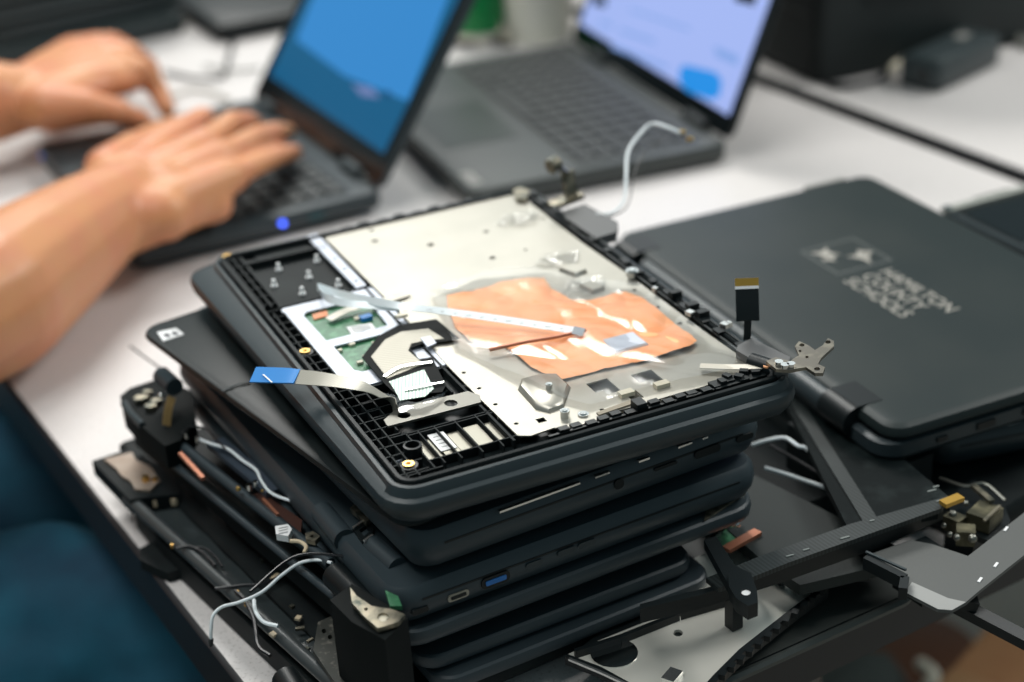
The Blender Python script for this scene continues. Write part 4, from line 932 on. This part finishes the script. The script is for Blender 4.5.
wire([(1010, 30, .006), (1016, 38, .005), (1030, 46, .005)], .0055, 'plug_cable', mat('cable_grey', (.2, .2, .18), .5), 'grey cable end at the far right edge beyond the power adapter', 'cable')
wire([(905, 60, .012), (896, 66, .013), (892, 70, .014)], .004, 'cord_clip', cream, 'cream tie on the cord of the power adapter', 'cable tie')
# cables on the table at the top left
wire([(246, -6, .004), (238, 24, .004), (230, 52, .004), (222, 76, .004), (196, 78, .004), (165, 72, .004)], .0020, 'cable', wireb, 'dark cable running down the table between the blurred stack and the blue screen', 'cable')
wire([(282, 8, .004), (250, 24, .0045), (214, 30, .004)], .0016, 'cable', wireb, 'thin black cable crossing left of the blue screen', 'cable')
wire([(260, 68, .004), (245, 70, .004), (225, 70, .006), (205, 66, .004)], .0016, 'cable', mat('cable_grey', (.2, .2, .18), .5), 'grey cable curling just above the typing hands', 'cable')
wire([(230, 10, .004), (200, 18, .004), (165, 30, .004), (130, 36, .004), (112, 20, .004)], .0018, 'cable', mat('cable_taupe', (.30, .28, .22), .5), 'taupe cable lying beside the blurred laptop stack', 'cable')
wire([(230, 100, .004), (210, 92, .004), (190, 90, .004), (172, 96, .004)], .0016, 'cable', mat('cable_taupe', (.30, .28, .22), .5), 'taupe cable right behind the typed laptop', 'cable')
wire([(508, 44, .004), (490, 42, .004), (470, 44, .004), (450, 42, .004)], .0030, 'cable', wireb, 'dark cable in front of the green bottle', 'cable')
wire([(500, 24, .02), (504, 34, .012), (510, 44, .005)], .004, 'cable', mat('cable_taupe', (.30, .28, .22), .5), 'taupe cable beside the off-white cup', 'cable')

# ------------------------------------------------------------------ floor things at the lower right
def box_thing(): 
    bt = thing('cardboard_box', 'brown cardboard box on the floor at the lower right corner', 'box', frame(.86, .37, -.739, 20))
    bx_ = Vector(W(1003, 618, -.44)); Mb = Matrix.Translation((bx_.x, bx_.y, -.739)) @ Matrix.Rotation(R(-8), 4, 'Z')
    WM[bt.name] = Mb; bt.matrix_world = Mb
    a_ = [PL(Mb, u, v, .30) for u, v in ((990, 622), (1120, 668))]
    d = Vector(a_[1])-Vector(a_[0]); an = math.atan2(d.y, d.x); o = Vector(a_[0])
    rot = Matrix.Translation((o.x, o.y, 0)) @ Matrix.Rotation(an, 4, 'Z')
    for nm, mb in (('carton_body', MB().b2(0, -.20, 0, .30, 0, .296)), ('lid_flap', MB().b2(.001, -.20, .2965, .30, -.102, .2990)), ('lid_flap', MB().b2(.001, -.098, .2965, .30, -.001, .2990)), ('tape_band', MB().b2(.0, -.12, .2992, .30, -.08, .2996))):
        mb.v = [rot @ v for v in mb.v]; mb.build(nm, carton if nm != 'tape_band' else mat('carton_tape', (.34, .19, .085), .4), bt)
box_thing()
def at(u, v, z): return W(u, v, z)
c = at(915, 650, -.5)
st = thing('stool', 'brown round padded stool on the floor below the table end', 'stool', frame(c.x, c.y, -.739))
lathe([(.06, .20), (.066, .205), (.068, .225), (.060, .238), (.02, .243)], 32).build('seat', redb, st)
MB().cyl((0, 0, .11), .015, .18, 16).build('post', legm, st)
for k in range(4):
    a_ = k*math.pi/2+.4; MB().bar((0, 0, .03), (.09*math.cos(a_), .09*math.sin(a_), .012), .02, .02).build('leg', legm, st)
c = at(850, 680, -.45)
bg = thing('bag', 'crumpled grey cloth bag on the floor beside the round stool', 'bag', frame(c.x, c.y, -.739))
m = MB(); n_ = 28; rings = []
for k, (r_, z) in enumerate(((.07, 0), (.085, .03), (.09, .10), (.085, .18), (.070, .25), (.045, .29), (.02, .30))):
    rings.append([(r_*(1+.22*noise.noise(Vector((math.cos(2*math.pi*i/n_)*2, math.sin(2*math.pi*i/n_)*2, z*9))))*math.cos(2*math.pi*i/n_), r_*(1+.22*noise.noise(Vector((math.cos(2*math.pi*i/n_)*2, math.sin(2*math.pi*i/n_)*2, z*9+4))))*math.sin(2*math.pi*i/n_)*.8, z) for i in range(n_)])
m.loft(rings); m.build('body', greyc, bg)
m = MB(); m.tube([(.03, -.04, .27), (.05, -.05, .30), (.065, -.02, .29)], .006, 8); m.tube([(-.06, -.02, .24), (-.05, -.05, .29), (-.02, -.03, .295)], .005, 8); m.each('strap', creamp, bg)

# ------------------------------------------------------------------ person
pe = thing('person', 'person in blue jeans typing with bare forearms on the blue-screen laptop', 'person', frame(-.22, 1.20, -.739))
B = MB()
def J(u, v, z): return W(u, v, z)
# right arm (nearer the camera)
wr = J(128, 198, .055)
el = Vector((.060, .985, .055)); sh = Vector((-.17, .99, .30))
B.capsule(J(128, 198, .052), J(160, 195, .052), .029, .025)
fa = [Vector((.02, .93, .050)), J(-10, 300, .056), J(40, 262, .056), J(85, 228, .054), J(130, 198, .052)]
ra = [.046, .050, .045, .038, .031]
for i in range(4): B.capsule(fa[i], fa[i+1], ra[i], ra[i+1])
B.capsule(J(112, 185, .052), J(140, 175, .052), .024, .022); B.capsule(J(130, 215, .050), J(165, 215, .049), .022, .020)
B.capsule(sh, fa[0], .055, .044)
MC = {'i': J(186, 130, .060), 'm': J(208, 142, .062), 'r': J(224, 156, .060), 'p': J(232, 176, .054)}
for a_, s_ in zip('imrp', ((122, 178), (130, 190), (136, 202), (142, 216))): B.capsule(J(*s_, .052), MC[a_], .020, .0135)
B.capsule(J(100, 225, .050), J(185, 205, .046), .029, .020); B.capsule(J(150, 210, .045), J(215, 205, .040), .018, .014); B.capsule(J(150, 185, .050), J(205, 175, .048), .020, .018)
FG = [[MC['i'], J(200, 119, .062), J(206, 117, .045), J(204, 128, .028)], [MC['m'], J(232, 122, .066), J(248, 121, .052), J(257, 127, .034)],
      [MC['r'], J(254, 138, .062), J(274, 132, .052), J(288, 132, .036)], [MC['p'], J(254, 166, .054), J(276, 157, .046), J(295, 152, .034)]]
for f_, rad in zip(FG, ((.0115, .0100, .0090, .0078), (.0115, .0100, .0090, .0080), (.0112, .0098, .0088, .0078), (.0105, .0090, .0082, .0072))):
    for i in range(3): B.capsule(f_[i], f_[i+1], rad[i], rad[i+1])
# right thumb, tucked on the far side
B.capsule(J(104, 168, .050), J(135, 146, .046), .016, .013); B.capsule(J(135, 146, .046), J(160, 132, .040), .012, .010); B.capsule(J(160, 132, .040), J(176, 124, .030), .010, .008)
# left arm
lf = [Vector((-.02, 1.42, .06)), J(-60, 108, .060), J(-10, 102, .058), J(28, 98, .055)]
lr = [.044, .042, .036, .029]
for i in range(3): B.capsule(lf[i], lf[i+1], lr[i], lr[i+1])
B.capsule(Vector((-.17, 1.42, .30)), lf[0], .055, .044)
LM = [J(112, 60, .066), J(98, 53, .066), J(84, 50, .062), J(72, 50, .056)]
for q, b_ in zip(LM, ((40, 105), (38, 98), (34, 90), (30, 84))): B.capsule(J(*b_, .056), q, .021, .014)
LF = [[LM[0], J(139, 70, .064), J(156, 87, .046), J(167, 110, .029)], [LM[1], J(130, 54, .064), J(148, 66, .046), J(156, 84, .030)],
      [LM[2], J(112, 44, .060), J(134, 54, .044), J(144, 70, .030)], [LM[3], J(100, 44, .052), J(116, 50, .040), J(126, 62, .030)]]
for f_ in LF:
    for i in range(3): B.capsule(f_[i], f_[i+1], (.0132, .0118, .0102, .0085)[i], (.0132, .0118, .0102, .0085)[i+1])
B.capsule(J(50, 108, .054), J(88, 108, .052), .022, .0165); B.capsule(J(60, 92, .058), J(118, 74, .062), .020, .0125); B.capsule(J(60, 98, .056), J(104, 86, .056), .020, .0135); B.capsule(J(104, 86, .056), J(132, 82, .056), .0125, .010); B.capsule(J(88, 108, .052), J(118, 112, .045), .0150, .0125); B.capsule(J(118, 114, .044), J(144, 121, .030), .0110, .0088)
# shoulders, chest, neck and head
B.capsule(Vector((-.20, 1.00, .32)), Vector((-.20, 1.41, .32)), .065, .065); B.capsule(Vector((-.21, 1.2, .30)), Vector((-.20, 1.2, -.15)), .12, .12)
B.capsule(Vector((-.19, 1.2, .34)), Vector((-.16, 1.2, .46)), .056, .052)
B.sphere(Vector((-.12, 1.205, .56)), .1, 12, (.98, .80, 1.18)); B.capsule(Vector((-.03, 1.205, .555)), Vector((-.012, 1.205, .538)), .010, .014)
B.sphere(Vector((-.12, 1.125, .555)), .02, 8, (.8, .5, 1.3)); B.sphere(Vector((-.12, 1.285, .555)), .02, 8, (.8, .5, 1.3)); B.capsule(Vector((-.045, 1.18, .505)), Vector((-.045, 1.23, .505)), .008, .008)
def remeshed(mb, name, mt, parent, vox, it):
    o = mb.build('tmp_'+name, mt)
    r_ = o.modifiers.new('r', 'REMESH'); r_.mode = 'VOXEL'; r_.voxel_size = vox; r_.use_smooth_shade = True
    s_ = o.modifiers.new('s', 'SMOOTH'); s_.factor = .5; s_.iterations = it
    bpy.context.view_layer.update()
    me = bpy.data.meshes.new_from_object(o.evaluated_get(bpy.context.evaluated_depsgraph_get()))
    bpy.data.objects.remove(o)
    me.transform(WM[parent.name].inverted()); me.name = name
    for p_ in me.polygons: p_.use_smooth = True
    me.materials.clear(); me.materials.append(mt)
    q = bpy.data.objects.new(name, me); COL.objects.link(q); q.parent = parent; return q
remeshed(B, 'body', skin, pe, .0029, 12)
S = MB(); S.capsule((-.20, 1.00, .32), (-.20, 1.41, .32), .082, .082); S.capsule((-.22, 1.12, .26), (-.21, 1.14, -.16), .13, .125); S.capsule((-.22, 1.30, .26), (-.21, 1.27, -.16), .13, .125)
S.capsule((-.18, 1.0, .30), Vector((-.17, .99, .30)).lerp(fa[0], .5), .075, .064); S.capsule((-.18, 1.41, .30), Vector((-.17, 1.42, .30)).lerp(lf[0], .5), .075, .064)
remeshed(S, 'shirt', shirt, pe, .008, 4)
T = MB(); T.capsule((-.21, 1.13, -.17), (-.21, 1.28, -.17), .135, .135)
T.capsule((-.20, 1.12, -.185), (.02, 1.0, -.170), .100, .100); T.capsule((.02, 1.0, -.170), (.22, .895, -.155), .100, .088); T.capsule((.22, .895, -.155), (.27, .88, -.64), .085, .060)
T.capsule((-.20, 1.29, -.185), (.24, 1.13, -.165), .098, .082); T.capsule((.24, 1.13, -.165), (.26, 1.16, -.64), .078, .058)
jn = remeshed(T, 'jeans', denim, pe, .007, 5)
nrm = [(v.co.copy(), v.normal.copy()) for v in jn.data.vertices]
for v, (p_, n_r) in zip(jn.data.vertices, nrm):
    v.co = p_ + n_r*(.012*noise.noise(p_*14)+.007*noise.noise(p_*30))
H_ = MB().sphere((-.135, 1.205, .585), .104, 12, (.98, .84, 1.05)); remeshed(H_, 'hair', hairm, pe, .006, 2)
for y in (.88, 1.16):
    m = MB(); m.capsule((.25, y, -.690), (.40, y+.01, -.702), .047, .034); m.v = [Vector((v.x, v.y, max(v.z, -.7385))) for v in m.v]; m.build('shoe', mat('shoe_dark', (.05, .05, .055), .6), pe, None, True)
# chair under the person
cht = thing('office_chair', 'dark office chair under the typing person', 'chair', frame(-.22, 1.20, -.739))
def wb(mb, nm, mt): return mb.build(nm, mt, cht, None, True)
m = MB(); slab(m, -.44, .97, .03, 1.44, .06, [(.03, -.345), (0, -.335), (0, -.315), (.02, -.308)]); wb(m, 'seat', rubber)
m = MB(); m.box((-.46, 1.2, .02), (.05, .40, .42)); wb(m, 'backrest', rubber); m = MB(); m.bar((-.40, 1.2, -.34), (-.49, 1.2, -.1), .05, .02); wb(m, 'back_bar', legm)
m = MB(); m.cyl((-.2, 1.2, -.50), .025, .32); wb(m, 'post', legm)
for k in range(5):
    a_ = k*2*math.pi/5; e = Vector((-.2+.26*math.cos(a_), 1.2+.26*math.sin(a_), -.68)); m = MB(); m.bar((-.2, 1.2, -.65), e, .04, .025); m.cyl(e+Vector((0, 0, -.034)), .025, .03, 14, 'X'); wb(m, 'leg', legm)

# ------------------------------------------------------------------ light: ceiling fixtures, an added sheen fill and soft room light
def area(loc, target, sx, sy, power, col=(1, 1, 1)):
    ld = bpy.data.lights.new('ceiling_light', 'AREA'); ld.shape = 'RECTANGLE'; ld.size = sx; ld.size_y = sy; ld.energy = power; ld.color = col
    o = bpy.data.objects.new('ceiling_light', ld); COL.objects.link(o); o.location = loc
    o.rotation_euler = (Vector(target)-Vector(loc)).to_track_quat('-Z', 'Y').to_euler(); return o
area((1.0, 2.6, 1.95), (.55, 1.0, 0), 1.2, .6, 46, (1, .99, .95))
area((-.3, .9, 1.95), (.4, .9, 0), 1.2, .6, 22, (1, 1, .97))
area((2.4, .4, 1.95), (.6, .8, 0), 1.2, .6, 38, (1, 1, .97))
o_ = area((2.3, 4.0, 1.75), (.6, .9, 0), 1.9, 1.1, 6, (.94, 1, 1)); o_.name = 'sheen_fill_light'  # unseen fill light, added low ahead to put sheen on the bare metal
wd = bpy.data.worlds.new('world'); SC.world = wd; wd.use_nodes = True
bgn = wd.node_tree.nodes['Background']; bgn.inputs['Color'].default_value = (.66, .92, 1., 1); bgn.inputs['Strength'].default_value = .20
SC.view_settings.view_transform = 'Standard'; SC.view_settings.look = 'None'; SC.view_settings.gamma = 1; SC.view_settings.exposure = .05; SC.view_settings.use_curve_mapping = False
